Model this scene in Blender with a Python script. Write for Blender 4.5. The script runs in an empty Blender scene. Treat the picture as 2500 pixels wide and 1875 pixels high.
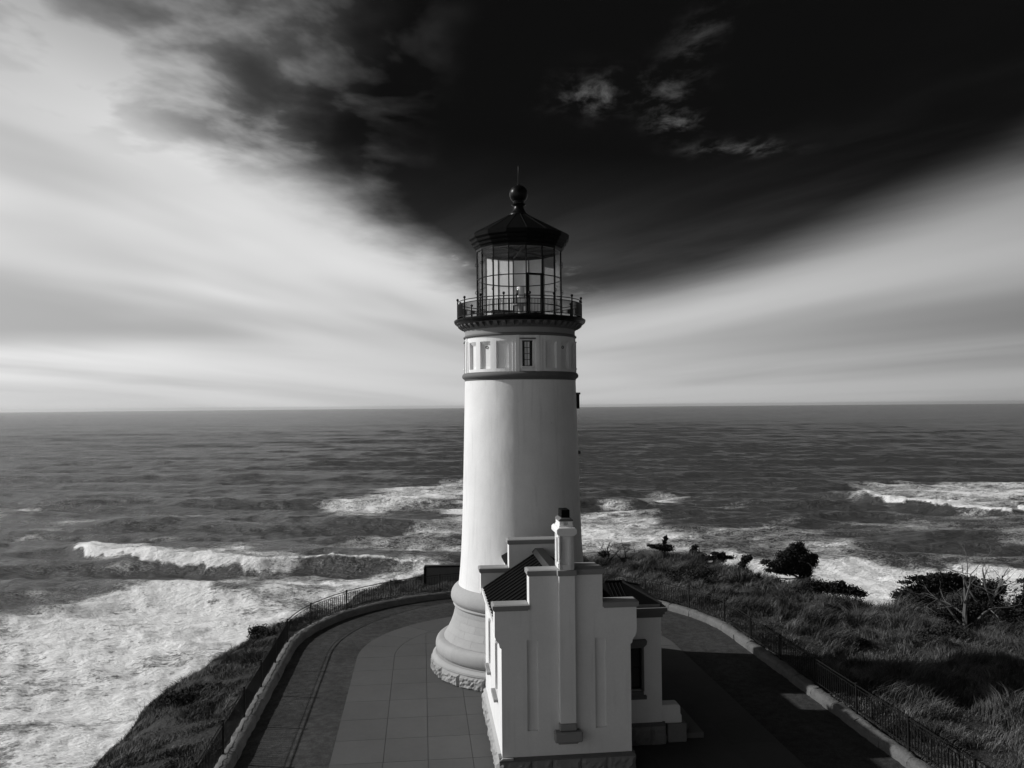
import bpy, math, random
import numpy as np
from mathutils import Matrix, Vector

R = math.radians
sc = bpy.context.scene
col = sc.collection
rng = np.random.default_rng(7)
random.seed(7)

# ------------------------------------------------------------------ camera
F_PX, CAM = 2040.0, Vector((-0.35, -35.2, 10.8))
cd = bpy.data.cameras.new('camera')
cam = bpy.data.objects.new('camera', cd)
col.objects.link(cam)
cd.sensor_fit = 'HORIZONTAL'
cd.sensor_width = 36.0
cd.lens = 36.0 * F_PX / 2500.0
cd.clip_start = 0.1
cd.clip_end = 60000.0
cam.matrix_world = (Matrix.Translation(CAM)
                    @ Matrix.Rotation(math.pi / 2 + math.atan(53.5 / F_PX), 4, 'X')
                    @ Matrix.Rotation(-R(0.504), 4, 'Z'))
sc.camera = cam

# ------------------------------------------------------------------ light
SUN_EL = R(31.0)
SUN_H = Vector((-0.991, 0.131, 0.0)).normalized()           # horizontal direction towards the sun
SUN_DIR = Vector((SUN_H.x * math.cos(SUN_EL), SUN_H.y * math.cos(SUN_EL), math.sin(SUN_EL)))
SKY_STRENGTH = 0.1
sl = bpy.data.lights.new('sun', 'SUN')
sun = bpy.data.objects.new('sun', sl)
col.objects.link(sun)
sl.energy = 3.8
sl.angle = R(0.9)
sl.color = (1.0, 0.995, 0.985)
sun.rotation_euler = (-SUN_DIR).to_track_quat('-Z', 'Y').to_euler()
sun.location = (-40, 5, 40)

vs = sc.view_settings
vs.view_transform = 'Standard'
vs.look = 'None'
vs.exposure = 0.0
vs.gamma = 1.0
vs.use_curve_mapping = False
sc.cycles.use_denoising = True
sc.cycles.max_bounces = 8
sc.cycles.transparent_max_bounces = 24


# ------------------------------------------------------------------ node helper
class S:
    """a node socket with arithmetic"""
    def __init__(self, tree, out):
        self.t, self.o = tree, out

    def _m(self, op, *others, clamp=False):
        n = self.t.nodes.new('ShaderNodeMath')
        n.operation = op
        n.use_clamp = clamp
        for i, a in enumerate((self,) + others):
            if isinstance(a, S):
                self.t.links.new(a.o, n.inputs[i])
            else:
                n.inputs[i].default_value = a
        return S(self.t, n.outputs[0])

    def __add__(self, b): return self._m('ADD', b)
    def __sub__(self, b): return self._m('SUBTRACT', b)
    def __mul__(self, b): return self._m('MULTIPLY', b)
    def __truediv__(self, b): return self._m('DIVIDE', b)
    def max(self, b): return self._m('MAXIMUM', b)
    def min(self, b): return self._m('MINIMUM', b)
    def sqrt(self): return self._m('SQRT')
    def abs(self): return self._m('ABSOLUTE')
    def pow(self, b): return self._m('POWER', b)
    def exp(self): return self._m('EXPONENT')
    def neg(self): return self._m('MULTIPLY', -1.0)

    def step(self, a, b, t0=0.0, t1=1.0):
        n = self.t.nodes.new('ShaderNodeMapRange')
        n.interpolation_type = 'SMOOTHSTEP'
        self.t.links.new(self.o, n.inputs[0])
        for i, x in enumerate((a, b, t0, t1)):
            n.inputs[1 + i].default_value = x
        return S(self.t, n.outputs[0])

    def mix(self, b, f):
        """self*(1-f) + b*f"""
        if not isinstance(b, S):
            b = val(self.t, b)
        return self + (b - self) * f


def val(t, x):
    n = t.nodes.new('ShaderNodeValue')
    n.outputs[0].default_value = x
    return S(t, n.outputs[0])


def xyz(t, sock):
    n = t.nodes.new('ShaderNodeSeparateXYZ')
    t.links.new(sock, n.inputs[0])
    return [S(t, n.outputs[i]) for i in range(3)]


def comb(t, x, y, z):
    n = t.nodes.new('ShaderNodeCombineXYZ')
    for i, a in enumerate((x, y, z)):
        if isinstance(a, S):
            t.links.new(a.o, n.inputs[i])
        else:
            n.inputs[i].default_value = a
    return n.outputs[0]


def noise(t, vec, scale=1.0, detail=4.0, rough=0.5, dist=0.0):
    n = t.nodes.new('ShaderNodeTexNoise')
    if vec is not None:
        t.links.new(vec, n.inputs['Vector'])
    n.inputs['Scale'].default_value = scale
    n.inputs['Detail'].default_value = detail
    n.inputs['Roughness'].default_value = rough
    n.inputs['Distortion'].default_value = dist
    return S(t, n.outputs[0])


# ------------------------------------------------------------------ sky
def build_world():
    w = bpy.data.worlds.new('World')
    sc.world = w
    w.use_nodes = True
    t = w.node_tree
    t.nodes.clear()
    out = t.nodes.new('ShaderNodeOutputWorld')
    bg = t.nodes.new('ShaderNodeBackground')
    bg.inputs[1].default_value = SKY_STRENGTH
    t.links.new(bg.outputs[0], out.inputs[0])
    sky = t.nodes.new('ShaderNodeTexSky')
    sky.sky_type = 'NISHITA'
    sky.sun_disc = False
    sky.sun_elevation = SUN_EL
    sky.sun_rotation = math.atan2(SUN_H.x, SUN_H.y)
    sky.altitude = 50.0
    sep = t.nodes.new('ShaderNodeSeparateColor')
    t.links.new(sky.outputs[0], sep.inputs[0])
    red, blue = S(t, sep.outputs[0]), S(t, sep.outputs[2])
    # a black-and-white film behind a deep red filter: the blue of the clear sky goes nearly black
    clear = (red * 0.40 - blue * 0.165).max(0.045)
    tc = t.nodes.new('ShaderNodeTexCoord')
    x, y, z = xyz(t, tc.outputs['Generated'])
    zc = z.max(0.012)
    u, v = x / zc, y / zc
    # the cloud sheet lies flat overhead; a long clear window opens in it
    n_edge = noise(t, comb(t, u * 1.0, v * 0.55, 3.0), 1.0, 7.0, 0.56)
    n_puff = noise(t, comb(t, u * 2.6 - v * 0.6, v * 1.8 + u * 0.8, 7.0), 1.0, 5.0, 0.52, 0.2)
    zb = z.max(0.0) + 0.10                      # the deck curves down to the horizon
    u2, v2 = x / zb, y / zb
    # long streaks that fan out from the far end of the window
    sL = noise(t, comb(t, u2 * 0.62 - v2 * 0.36, v2 * 0.20 + u2 * 0.09, 12.2), 1.0, 3.0, 0.42, 0.5)
    sR = noise(t, comb(t, u2 * 0.46 + v2 * 0.36, v2 * 0.20 - u2 * 0.09, 23.0), 1.0, 3.0, 0.42, 0.5)
    n_band = sR.mix(sL, u.step(1.2, -0.4))
    n_soft = noise(t, comb(t, u * 0.5, v * 0.22, 17.0), 1.0, 3.0, 0.45)
    du, dv = ((u - 0.62) / 1.60).max(0.0), (v - 1.0) / 6.9
    e_right = (du * du + dv * dv).sqrt()
    e_left = (((v - 4.0) * 0.165).max(((v - 2.9) * -0.36 - 0.14).min(0.30)) - 0.84 - u) / 1.25 + 1.0
    e = e_right.max(e_left)
    left = u.step(1.2, -0.8)
    ragged = (n_edge - 0.5) * left * 0.70 + (n_soft - 0.5) * 0.25
    soft_left = (e_left + ragged).step(0.70, 1.34)
    fib = noise(t, comb(t, u2 * 1.5 + v2 * 1.25, v2 * 0.40 - u2 * 0.2, 31.0), 1.0, 6.0, 0.58, 0.4)
    soft_right = (e_right + ragged * 0.5 + (sR - 0.5) * 0.30 + (fib - 0.5) * 0.30).step(0.70, 1.42)
    soft_right = soft_right.max(e_right.step(0.25, 0.95) * fib.step(0.35, 0.75) * 0.10)
    thin = soft_left.max(soft_right)
    puffs = (n_puff - 0.46).max(0.0) * 3.2 * (e_left + (n_edge - 0.5) * 0.9).step(0.50, 0.95) * u.step(0.2, -0.3) * v.step(4.2, 2.9)
    # a few loose wisps inside the clear window
    def wisp(cu, cv, ru, rv, tilt, k):
        a, b = u - cu, v - cv
        p = (a + b * tilt) / ru
        q = (b - a * tilt) / rv
        return ((p * p + q * q) * -1.0).exp() * k
    wm = (wisp(0.28, 2.68, 0.11, 0.16, 0.0, 1.0) + wisp(0.52, 2.66, 0.08, 0.25, -0.1, 0.6)
          + wisp(0.60, 2.95, 0.08, 0.12, 0.0, 0.8) + wisp(0.90, 3.25, 0.17, 0.10, 0.0, 0.7)
          + wisp(0.52, 2.25, 0.06, 0.18, 0.0, 0.4)
          + wisp(-0.375, 5.6, 0.035, 0.10, 0.0, 1.5) + wisp(-0.33, 5.85, 0.03, 0.10, 0.0, 1.6)
          + wisp(0.42, 6.2, 0.10, 0.3, 0.0, 0.5) + wisp(0.55, 7.4, 0.2, 0.4, 0.0, 0.6))
    n_w = noise(t, comb(t, u * 7.0 + v * 1.5, v * 4.2 - u * 2.0, 5.0), 1.0, 7.0, 0.66, 0.25)
    wisps = wm.min(1.2) * n_w.step(0.44, 0.78)
    thin = thin * val(t, 1.0).mix(n_puff.step(0.30, 0.70, 0.20, 0.85), v.step(3.9, 2.7) * u.step(-1.7, -0.8))
    cover = (thin + puffs * 0.45).min(1.0)
    cover = cover + (val(t, 1.0) - cover) * (wisps * 0.42).min(0.4)
    # clouds are brighter towards the sun
    dot = x * SUN_DIR.x + y * SUN_DIR.y + z * SUN_DIR.z
    lum = (dot * 4.3 + 5.0).max(1.3)
    lum = lum * n_band.step(0.28, 0.66, 0.58, 1.12) * z.step(0.46, 0.20, 0.48, 1.04)
    haze = z.step(0.085, 0.0)
    lum = lum.mix((dot * 3.2 + 5.0).max(1.6), haze * 0.7)
    sum_ = clear.mix(lum, cover)
    c = t.nodes.new('ShaderNodeCombineColor')
    for i in range(3):
        t.links.new(sum_.o, c.inputs[i])
    t.links.new(c.outputs[0], bg.inputs[0])


build_world()


# ------------------------------------------------------------------ materials
def material(name):
    m = bpy.data.materials.new(name)
    m.use_nodes = True
    t = m.node_tree
    b = t.nodes['Principled BSDF']
    return m, t, b


def grey_in(t, sock, s):
    c = t.nodes.new('ShaderNodeCombineColor')
    for i in range(3):
        t.links.new(s.o, c.inputs[i])
    t.links.new(c.outputs[0], sock)


def coords(t, obj=False):
    if obj:
        n = t.nodes.new('ShaderNodeTexCoord')
        return n.outputs['Object']
    n = t.nodes.new('ShaderNodeNewGeometry')
    return n.outputs['Position']


def bump(t, b, h, dist, strength=1.0):
    n = t.nodes.new('ShaderNodeBump')
    n.inputs['Distance'].default_value = dist
    n.inputs['Strength'].default_value = strength
    t.links.new(h.o, n.inputs['Height'])
    t.links.new(n.outputs[0], b.inputs['Normal'])


def rough_mat(name, base, rough=0.7, var=0.15, scale=1.5, bscale=12.0, bdist=0.004, rnd=0.0, spec=0.3, detail=6.0):
    m, t, b = material(name)
    p = coords(t)
    n = noise(t, p, scale, detail, 0.6)
    n2 = noise(t, p, scale * 9, 3, 0.6)
    c = (n - 0.5) * (2 * var) + (n2 - 0.5) * var + 1.0
    if rnd:
        oi = t.nodes.new('ShaderNodeObjectInfo')
        c = c + (S(t, oi.outputs['Random']) - 0.5) * (2 * rnd)
    grey_in(t, b.inputs['Base Color'], (c * base).max(0.002))
    b.inputs['Roughness'].default_value = rough
    b.inputs['Specular IOR Level'].default_value = spec
    if bdist:
        bump(t, b, noise(t, p, bscale, 5, 0.6), bdist)
    return m


M = {}
M['trim'] = rough_mat('grey_stone_trim', 0.125, 0.75, 0.14, 1.6, 14, 0.004)
M['coping'] = rough_mat('grey_coping', 0.26, 0.75, 0.10, 2.0, 16, 0.003)
M['stone'] = rough_mat('sandstone', 0.36, 0.85, 0.16, 1.1, 22, 0.006, rnd=0.05)
M['rock'] = rough_mat('rock_faced_sandstone', 0.31, 0.9, 0.16, 2.0, 9, 0.02, rnd=0.10)
M['shaderock'] = rough_mat('shaded_rock_faced_stone', 0.20, 0.9, 0.25, 2.0, 9, 0.02, rnd=0.12)  # same plinth stone, shade of the sunless sides put into its colour
M['roof'] = rough_mat('black_roof_metal', 0.0035, 0.65, 0.25, 1.2, 6, 0.002, spec=0.05)
M['roofcap'] = rough_mat('sky_sheen_ridge_metal', 0.016, 0.4, 0.2, 1.2, 6, 0.001)  # sky reflection on ridge and front hip put into a lighter base
M['metal'] = rough_mat('black_painted_iron', 0.005, 0.34, 0.3, 3.0, 30, 0.0008, spec=0.14)
M['roofiron'] = rough_mat('black_lantern_iron', 0.004, 0.5, 0.3, 2.0, 5, 0.004, spec=0.06)
M['fence'] = rough_mat('weathered_black_iron', 0.012, 0.45, 0.3, 3.0, 30, 0.0008, spec=0.3)
M['slab'] = rough_mat('concrete_slab', 0.066, 0.9, 0.20, 0.6, 30, 0.004, rnd=0.05, detail=9.0)
M['joint'] = rough_mat('dark_joint', 0.045, 0.95, 0.1, 2.0, 10, 0.002)
M['curb'] = rough_mat('curb_stone', 0.115, 0.85, 0.5, 1.6, 7, 0.05, rnd=0.10)
M['soil'] = rough_mat('turf_and_soil', 0.05, 1.0, 0.7, 0.9, 5, 0.12, spec=0.05)
M['bark'] = rough_mat('dark_bark', 0.03, 0.9, 0.3, 4, 20, 0.01)
M['deadwood'] = rough_mat('bleached_dead_wood', 0.12, 0.85, 0.35, 2.5, 20, 0.006)
M['leaf'] = rough_mat('dark_evergreen_foliage', 0.020, 0.8, 0.45, 1.2, 9, 0.0, spec=0.15)
M['leaf2'] = rough_mat('grey_shrub_foliage', 0.035, 0.85, 0.45, 1.2, 9, 0.0, spec=0.1)
M['ceiling'] = rough_mat('lantern_ceiling', 0.05, 0.7, 0.1, 2, 6, 0.0)
M['deckfloor'] = rough_mat('gallery_floor', 0.55, 0.8, 0.1, 2, 6, 0.0)
M['concrete'] = rough_mat('weathered_concrete', 0.10, 0.9, 0.25, 1.5, 8, 0.01)


def paint_mat():
    m, t, b = material('white_paint')
    p = coords(t)
    x, y, z = xyz(t, p)
    blot = noise(t, p, 0.6, 6, 0.6)
    fine = noise(t, p, 14, 4, 0.6)
    runs = noise(t, comb(t, x * 5.0, y * 5.0, z * 0.35), 1.0, 5, 0.6)
    chips = noise(t, p, 4.5, 8, 0.7).step(0.66, 0.74, 1.0, 0.74)
    c = (blot.step(0.25, 0.75, 0.93, 1.03) * fine.step(0.2, 0.8, 0.97, 1.02) * runs.step(0.50, 0.82, 1.0, 0.84)) * chips * 0.79
    grey_in(t, b.inputs['Base Color'], c)
    b.inputs['Roughness'].default_value = 0.6
    b.inputs['Specular IOR Level'].default_value = 0.3
    bump(t, b, noise(t, comb(t, x, y, z * 0.55), 1.7, 4, 0.5) + fine * 0.05, 0.022)
    return m


M['paint'] = paint_mat()


def grass_mat():
    m, t, b = material('long_dry_grass')
    p = coords(t)
    n = noise(t, p, 0.33, 5, 0.62)
    n2 = noise(t, p, 2.4, 3, 0.6)
    c = (n.step(0.36, 0.66, 0.45, 1.5) * (n2.step(0.25, 0.75, 0.65, 1.35))) * 0.112
    at = t.nodes.new('ShaderNodeAttribute')
    at.attribute_name = 'tint'
    c = c * S(t, at.outputs['Fac'])
    grey_in(t, b.inputs['Base Color'], c)
    b.inputs['Roughness'].default_value = 0.75
    b.inputs['Specular IOR Level'].default_value = 0.15
    return m


M['grass'] = grass_mat()


def asphalt_mat():
    m, t, b = material('old_asphalt')
    p = coords(t, True)
    x, y, z = xyz(t, p)
    n = noise(t, p, 0.35, 6, 0.6)
    fine = noise(t, p, 22, 4, 0.7)
    # two thin ragged darker lines running with the path
    wob = noise(t, p, 0.9, 8, 0.7)
    r = ((x * x + (y - 3.0) * (y - 3.0)).sqrt())
    side = y.step(2.0, 4.0)
    lane = x.abs().mix(r, side)
    k = lane + (wob - 0.5) * 1.1
    c1 = ((k - 8.35).abs()).step(0.0, 0.03, 0.8, 1.0)
    c2 = ((k - 9.0 + (n - 0.5) * 1.2).abs()).step(0.0, 0.03, 0.86, 1.0)
    tracks = ((lane - 8.6).abs()).step(0.0, 1.3, 1.12, 0.9)
    grit = noise(t, p, 3.2, 7, 0.72).step(0.32, 0.68, 0.62, 1.40)
    c = (n.step(0.25, 0.75, 0.72, 1.25) * fine.step(0.3, 0.7, 0.55, 1.45)) * grit * c1 * c2 * tracks * 0.040
    grey_in(t, b.inputs['Base Color'], c)
    b.inputs['Roughness'].default_value = 0.9
    b.inputs['Specular IOR Level'].default_value = 0.2
    bump(t, b, fine + grit * 0.6, 0.015)
    return m


M['asphalt'] = asphalt_mat()


def window_mat():
    m, t, b = material('dark_window_glass')
    grey_in(t, b.inputs['Base Color'], val(t, 0.006))
    b.inputs['Roughness'].default_value = 0.12
    b.inputs['Specular IOR Level'].default_value = 0.35
    return m


M['window'] = window_mat()


def lantern_glass(name, lo, hi):
    m, t, b = material(name)
    out = t.nodes['Material Output']
    t.nodes.remove(b)
    tr = t.nodes.new('ShaderNodeBsdfTransparent')
    tr.inputs[0].default_value = (0.93, 0.93, 0.93, 1)
    tl = t.nodes.new('ShaderNodeBsdfTranslucent')
    tl.inputs[0].default_value = (0.95, 0.95, 0.95, 1)
    gl = t.nodes.new('ShaderNodeBsdfGlossy')
    gl.inputs['Roughness'].default_value = 0.04
    fr = t.nodes.new('ShaderNodeFresnel')
    fr.inputs[0].default_value = 1.45
    p = coords(t)
    n = noise(t, p, 2.2, 5, 0.6).step(0.3, 0.75, lo, hi)
    m1 = t.nodes.new('ShaderNodeMixShader')
    t.links.new(n.o, m1.inputs[0])
    t.links.new(tr.outputs[0], m1.inputs[1])
    df = t.nodes.new('ShaderNodeBsdfDiffuse')
    df.inputs[0].default_value = (0.95, 0.95, 0.95, 1)
    m0 = t.nodes.new('ShaderNodeMixShader')
    m0.inputs[0].default_value = 0.35
    t.links.new(tl.outputs[0], m0.inputs[1])
    t.links.new(df.outputs[0], m0.inputs[2])
    t.links.new(m0.outputs[0], m1.inputs[2])
    m2 = t.nodes.new('ShaderNodeMixShader')
    t.links.new((S(t, fr.outputs[0]) * 0.7).o, m2.inputs[0])
    t.links.new(m1.outputs[0], m2.inputs[1])
    t.links.new(gl.outputs[0], m2.inputs[2])
    t.links.new(m2.outputs[0], out.inputs[0])
    return m


M['glass'] = lantern_glass('clear_lantern_glass', 0.01, 0.05)
M['hazed'] = lantern_glass('hazed_lantern_glass', 0.80, 0.92)


def sea_mat():
    m, t, b = material('sea_water_and_foam')
    p = coords(t)
    x, y, z = xyz(t, p)
    at = t.nodes.new('ShaderNodeAttribute')
    at.attribute_name = 'foam'
    foam = S(t, at.outputs['Fac'])
    q = comb(t, x * 0.62 + y * 0.12, y * 1.0 - x * 0.1, 0.0)
    warp = noise(t, q, 0.03, 4, 0.55)
    q2 = comb(t, x * 0.62 + y * 0.12 + warp * 9.0, y * 1.0 - x * 0.1 - warp * 7.0, 0.0)
    big = noise(t, q, 0.030, 6, 0.6, 0.4)
    mid = noise(t, q2, 0.075, 5, 0.6, 0.3)
    lace = noise(t, q2, 0.20, 9, 0.66, 0.1)
    cell = noise(t, q2, 0.62, 8, 0.66, 0.1)
    fine = noise(t, q, 1.9, 6, 0.7, 0.1)
    # foam gathers in a web of veins; where there is much of it only dark holes are left
    vein1 = val(t, 1.0) - ((lace - 0.5).abs() * 5.0)
    vein2 = val(t, 1.0) - ((cell - 0.5).abs() * 5.0)
    pat = (vein1 - 0.45) * 0.34 + (vein2 - 0.45) * 0.26 + (big - 0.5) * 1.3 + (mid - 0.5) * 0.9 + (fine - 0.5) * 0.8
    f = (foam * 0.92 + pat * 1.25 - 0.14).step(0.26, 0.92)
    f = f * foam.step(0.02, 0.25)
    water = val(t, 0.066)
    c = water.mix(vein2.step(-0.4, 0.9, 0.50, 0.92) * fine.step(0.2, 0.7, 0.78, 1.08), f)
    grey_in(t, b.inputs['Base Color'], c)
    rg = val(t, 0.24).mix(0.9, f)
    t.links.new(rg.o, b.inputs['Roughness'])
    b.inputs['IOR'].default_value = 1.33
    sp = val(t, 0.48).mix(0.12, f)
    t.links.new(sp.o, b.inputs['Specular IOR Level'])
    # small wind waves, crests along the swell
    w1 = noise(t, comb(t, x * 0.10 + y * 0.03, y * 0.24 - x * 0.05, 0.0), 1.0, 8, 0.62, 0.25)
    w2 = noise(t, comb(t, x * 0.55 + y * 0.1, y * 1.25 - x * 0.2, 4.0), 1.0, 5, 0.6, 0.2)
    gust = noise(t, comb(t, x * 0.004, y * 0.011, 9.0), 1.0, 4, 0.6).step(0.3, 0.7, 0.65, 1.35)
    w0 = noise(t, comb(t, x * 0.020 + y * 0.008, y * 0.065 - x * 0.012, 2.0), 1.0, 6, 0.6, 0.3)
    h = (w1 * 3.2 + w2 * 1.0 + w0 * 1.5) * gust * (val(t, 1.0) - f * 0.7) + cell * f * 0.9 + fine * f * 0.25
    bump(t, b, h, 1.0, 0.9)
    return m


M['sea'] = sea_mat()


# ------------------------------------------------------------------ mesh helpers
class MB:
    def __init__(self):
        self.v, self.f = [], []

    def add(self, verts, faces):
        o = len(self.v)
        self.v += [tuple(p) for p in verts]
        self.f += [tuple(i + o for i in f) for f in faces]
        return self

    def box(self, x0, x1, y0, y1, z0, z1, mat=None):
        vs_ = [(x, y, z) for z in (z0, z1) for y in (y0, y1) for x in (x0, x1)]
        if mat is not None:
            vs_ = [tuple(mat @ Vector(p)) for p in vs_]
        return self.add(vs_, [(0, 2, 3, 1), (4, 5, 7, 6), (0, 1, 5, 4), (2, 6, 7, 3), (0, 4, 6, 2), (1, 3, 7, 5)])

    def prism(self, poly, axis, a, b):
        """extrude a 2-D polygon (counter-clockwise) along an axis from a to b"""
        n = len(poly)
        def P(p, d):
            return {'x': (d, p[0], p[1]), 'y': (p[0], d, p[1]), 'z': (p[0], p[1], d)}[axis]
        vs_ = [P(p, a) for p in poly] + [P(p, b) for p in poly]
        fs = [tuple(range(n - 1, -1, -1)), tuple(range(n, 2 * n))]
        fs += [(i, (i + 1) % n, n + (i + 1) % n, n + i) for i in range(n)]
        if axis == 'y':
            fs = [tuple(reversed(f)) for f in fs]
        return self.add(vs_, fs)

    def lathe(self, prof, n=96, t0=None, t1=None, caps=False):
        full = t0 is None
        m = n if full else n + 1
        k = len(prof)
        vs_ = []
        for i in range(m):
            a = 2 * math.pi * i / n if full else t0 + (t1 - t0) * i / n
            vs_ += [(r * math.sin(a), -r * math.cos(a), z) for r, z in prof]
        fs = []
        for i in range(n):
            j = (i + 1) % m
            fs += [(i * k + q, j * k + q, j * k + q + 1, i * k + q + 1) for q in range(k - 1)]
        return self.add(vs_, fs)

    def sector(self, prof, r_in, t0, t1, n=4):
        """closed stone: profile (outer, bottom to top) swept through an angle, solid back to r_in"""
        loop = list(prof) + [(r_in, prof[-1][1]), (r_in, prof[0][1])]
        k = len(loop)
        vs_ = []
        for i in range(n + 1):
            a = t0 + (t1 - t0) * i / n
            vs_ += [(r * math.sin(a), -r * math.cos(a), z) for r, z in loop]
        fs = []
        for i in range(n):
            fs += [(i * k + q, (i + 1) * k + q, (i + 1) * k + (q + 1) % k, i * k + (q + 1) % k) for q in range(k)]
        fs += [tuple(range(k)), tuple(n * k + q for q in range(k - 1, -1, -1))]
        return self.add(vs_, fs)

    def tube(self, pts, rad, n=6, close=False):
        pts = [Vector(p) for p in pts]
        rr = rad if isinstance(rad, (list, tuple)) else [rad] * len(pts)
        m = len(pts)
        vs_, fs = [], []
        for i, p in enumerate(pts):
            a = pts[(i - 1) % m] if (close or i > 0) else p
            b = pts[(i + 1) % m] if (close or i < m - 1) else p
            d = (b - a).normalized()
            up = Vector((0, 0, 1)) if abs(d.z) < 0.95 else Vector((1, 0, 0))
            s = d.cross(up).normalized()
            w = s.cross(d)
            for j in range(n):
                q = 2 * math.pi * j / n + math.pi / n
                vs_.append(p + (s * math.cos(q) + w * math.sin(q)) * rr[i])
        for i in range(m if close else m - 1):
            i2 = (i + 1) % m
            fs += [(i * n + j, i * n + (j + 1) % n, i2 * n + (j + 1) % n, i2 * n + j) for j in range(n)]
        if not close:
            fs += [tuple(range(n - 1, -1, -1)), tuple((m - 1) * n + j for j in range(n))]
        return self.add(vs_, fs)

    def relief(self, a, b, dep, mapf, back, cyc=False):
        """front faces at depth dep[i][j] with step walls between unlike cells"""
        na, nb = len(a) - 1, len(b) - 1
        def g(i, j):
            if cyc:
                i %= na
            if i < 0 or j < 0 or i >= na or j >= nb or dep[i][j] is None:
                return None
            return dep[i][j]
        def quad(p):
            self.add([mapf(*q) for q in p], [(0, 1, 2, 3)])
        for i in range(na):
            for j in range(nb):
                d = g(i, j)
                if d is None:
                    continue
                a0, a1, b0, b1 = a[i], a[i + 1], b[j], b[j + 1]
                quad([(a0, b0, d), (a1, b0, d), (a1, b1, d), (a0, b1, d)])
                for di, dj in ((1, 0), (-1, 0), (0, 1), (0, -1)):
                    e = g(i + di, j + dj)
                    e = back if e is None else e
                    if d > e:
                        if di == 1:
                            quad([(a1, b0, d), (a1, b0, e), (a1, b1, e), (a1, b1, d)])
                        elif di == -1:
                            quad([(a0, b0, e), (a0, b0, d), (a0, b1, d), (a0, b1, e)])
                        elif dj == 1:
                            quad([(a0, b1, d), (a1, b1, d), (a1, b1, e), (a0, b1, e)])
                        else:
                            quad([(a0, b0, e), (a1, b0, e), (a1, b0, d), (a0, b0, d)])
        return self

    def mesh(self, name, smooth=None, bevel=0.0, weld=False):
        me = bpy.data.meshes.new(name)
        me.from_pydata(self.v, [], self.f)
        if weld or bevel:
            import bmesh
            bm = bmesh.new()
            bm.from_mesh(me)
            bmesh.ops.remove_doubles(bm, verts=bm.verts, dist=1e-5)
            if bevel:
                ed = [e for e in bm.edges if len(e.link_faces) == 2 and e.calc_face_angle(0) > 0.6]
                bmesh.ops.bevel(bm, geom=ed, offset=bevel, segments=1, affect='EDGES', clamp_overlap=True)
            bmesh.ops.recalc_face_normals(bm, faces=bm.faces)
            bm.to_mesh(me)
            bm.free()
        if smooth is not None:
            me.shade_smooth()
            me.set_sharp_from_angle(angle=R(smooth))
        me.update()
        return me


def link(name, data, mat=None, parent=None, mw=None):
    o = bpy.data.objects.new(name, data)
    col.objects.link(o)
    if mat is not None and data is not None and not data.materials:
        data.materials.append(mat)
    if parent is not None:
        o.parent = parent
    if mw is not None:
        o.matrix_local = mw
    return o


def part(name, mb, mat, parent, smooth=None, bevel=0.0, weld=False, mw=None):
    return link(name, mb.mesh(name, smooth, bevel, weld), mat, parent, mw)


def thing(name, label, cat, loc=(0, 0, 0), rz=0.0, group=None):
    o = bpy.data.objects.new(name, None)
    col.objects.link(o)
    o.location = loc
    o.rotation_euler = (0, 0, rz)
    o.empty_display_size = 0.3
    tag(o, label, cat, group)
    return o


def tag(o, label=None, cat=None, group=None, kind=None):
    if label: o['label'] = label
    if cat: o['category'] = cat
    if group: o['group'] = group
    if kind: o['kind'] = kind
    return o


def fast_mesh(name, verts, faces, attrs=None, smooth=False):
    """verts (n,3), faces (m,3) or (m,4) as arrays"""
    me = bpy.data.meshes.new(name)
    k = faces.shape[1]
    me.vertices.add(len(verts))
    me.vertices.foreach_set('co', np.ascontiguousarray(verts, dtype=np.float32).ravel())
    me.loops.add(faces.size)
    me.loops.foreach_set('vertex_index', np.ascontiguousarray(faces, dtype=np.int32).ravel())
    me.polygons.add(len(faces))
    me.polygons.foreach_set('loop_start', np.arange(0, faces.size, k, dtype=np.int32))
    if smooth:
        me.polygons.foreach_set('use_smooth', np.ones(len(faces), dtype=bool))
    me.update(calc_edges=True)
    for nme, arr in (attrs or {}).items():
        at = me.attributes.new(nme, 'FLOAT', 'POINT')
        at.data.foreach_set('value', np.ascontiguousarray(arr, dtype=np.float32))
    return me


def vnoise(x, y, seed=0):
    """value noise, vectorised, 0..1"""
    xi, yi = np.floor(x).astype(np.int64), np.floor(y).astype(np.int64)
    xf, yf = x - xi, y - yi
    def h(a, b):
        n = (a * 374761393 + b * 668265263 + seed * 1442695041) & 0x7fffffff
        n = ((n ^ (n >> 13)) * 1274126177) & 0x7fffffff
        n = n ^ (n >> 16)
        return (n & 0xffff) / 65535.0
    sx, sy = xf * xf * (3 - 2 * xf), yf * yf * (3 - 2 * yf)
    return ((h(xi, yi) * (1 - sx) + h(xi + 1, yi) * sx) * (1 - sy)
            + (h(xi, yi + 1) * (1 - sx) + h(xi + 1, yi + 1) * sx) * sy)


def fbm(x, y, seed=0, oct_=4):
    s, a, tot = 0.0, 1.0, 0.0
    for i in range(oct_):
        s = s + a * vnoise(x * 2 ** i, y * 2 ** i, seed + i * 17)
        tot += a
        a *= 0.5
    return s / tot


# ------------------------------------------------------------------ site layout
SITE = R(6.2)                       # the compound is turned a little to the camera
SITE_M = Matrix.Rotation(SITE, 4, 'Z')
RX, RY, RR = 0.1, 3.0, 10.3         # fence loop: straight sides, half circle behind the tower


def site_local(x, y):
    c, s = math.cos(SITE), math.sin(SITE)
    return x * c + y * s, -x * s + y * c


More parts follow.
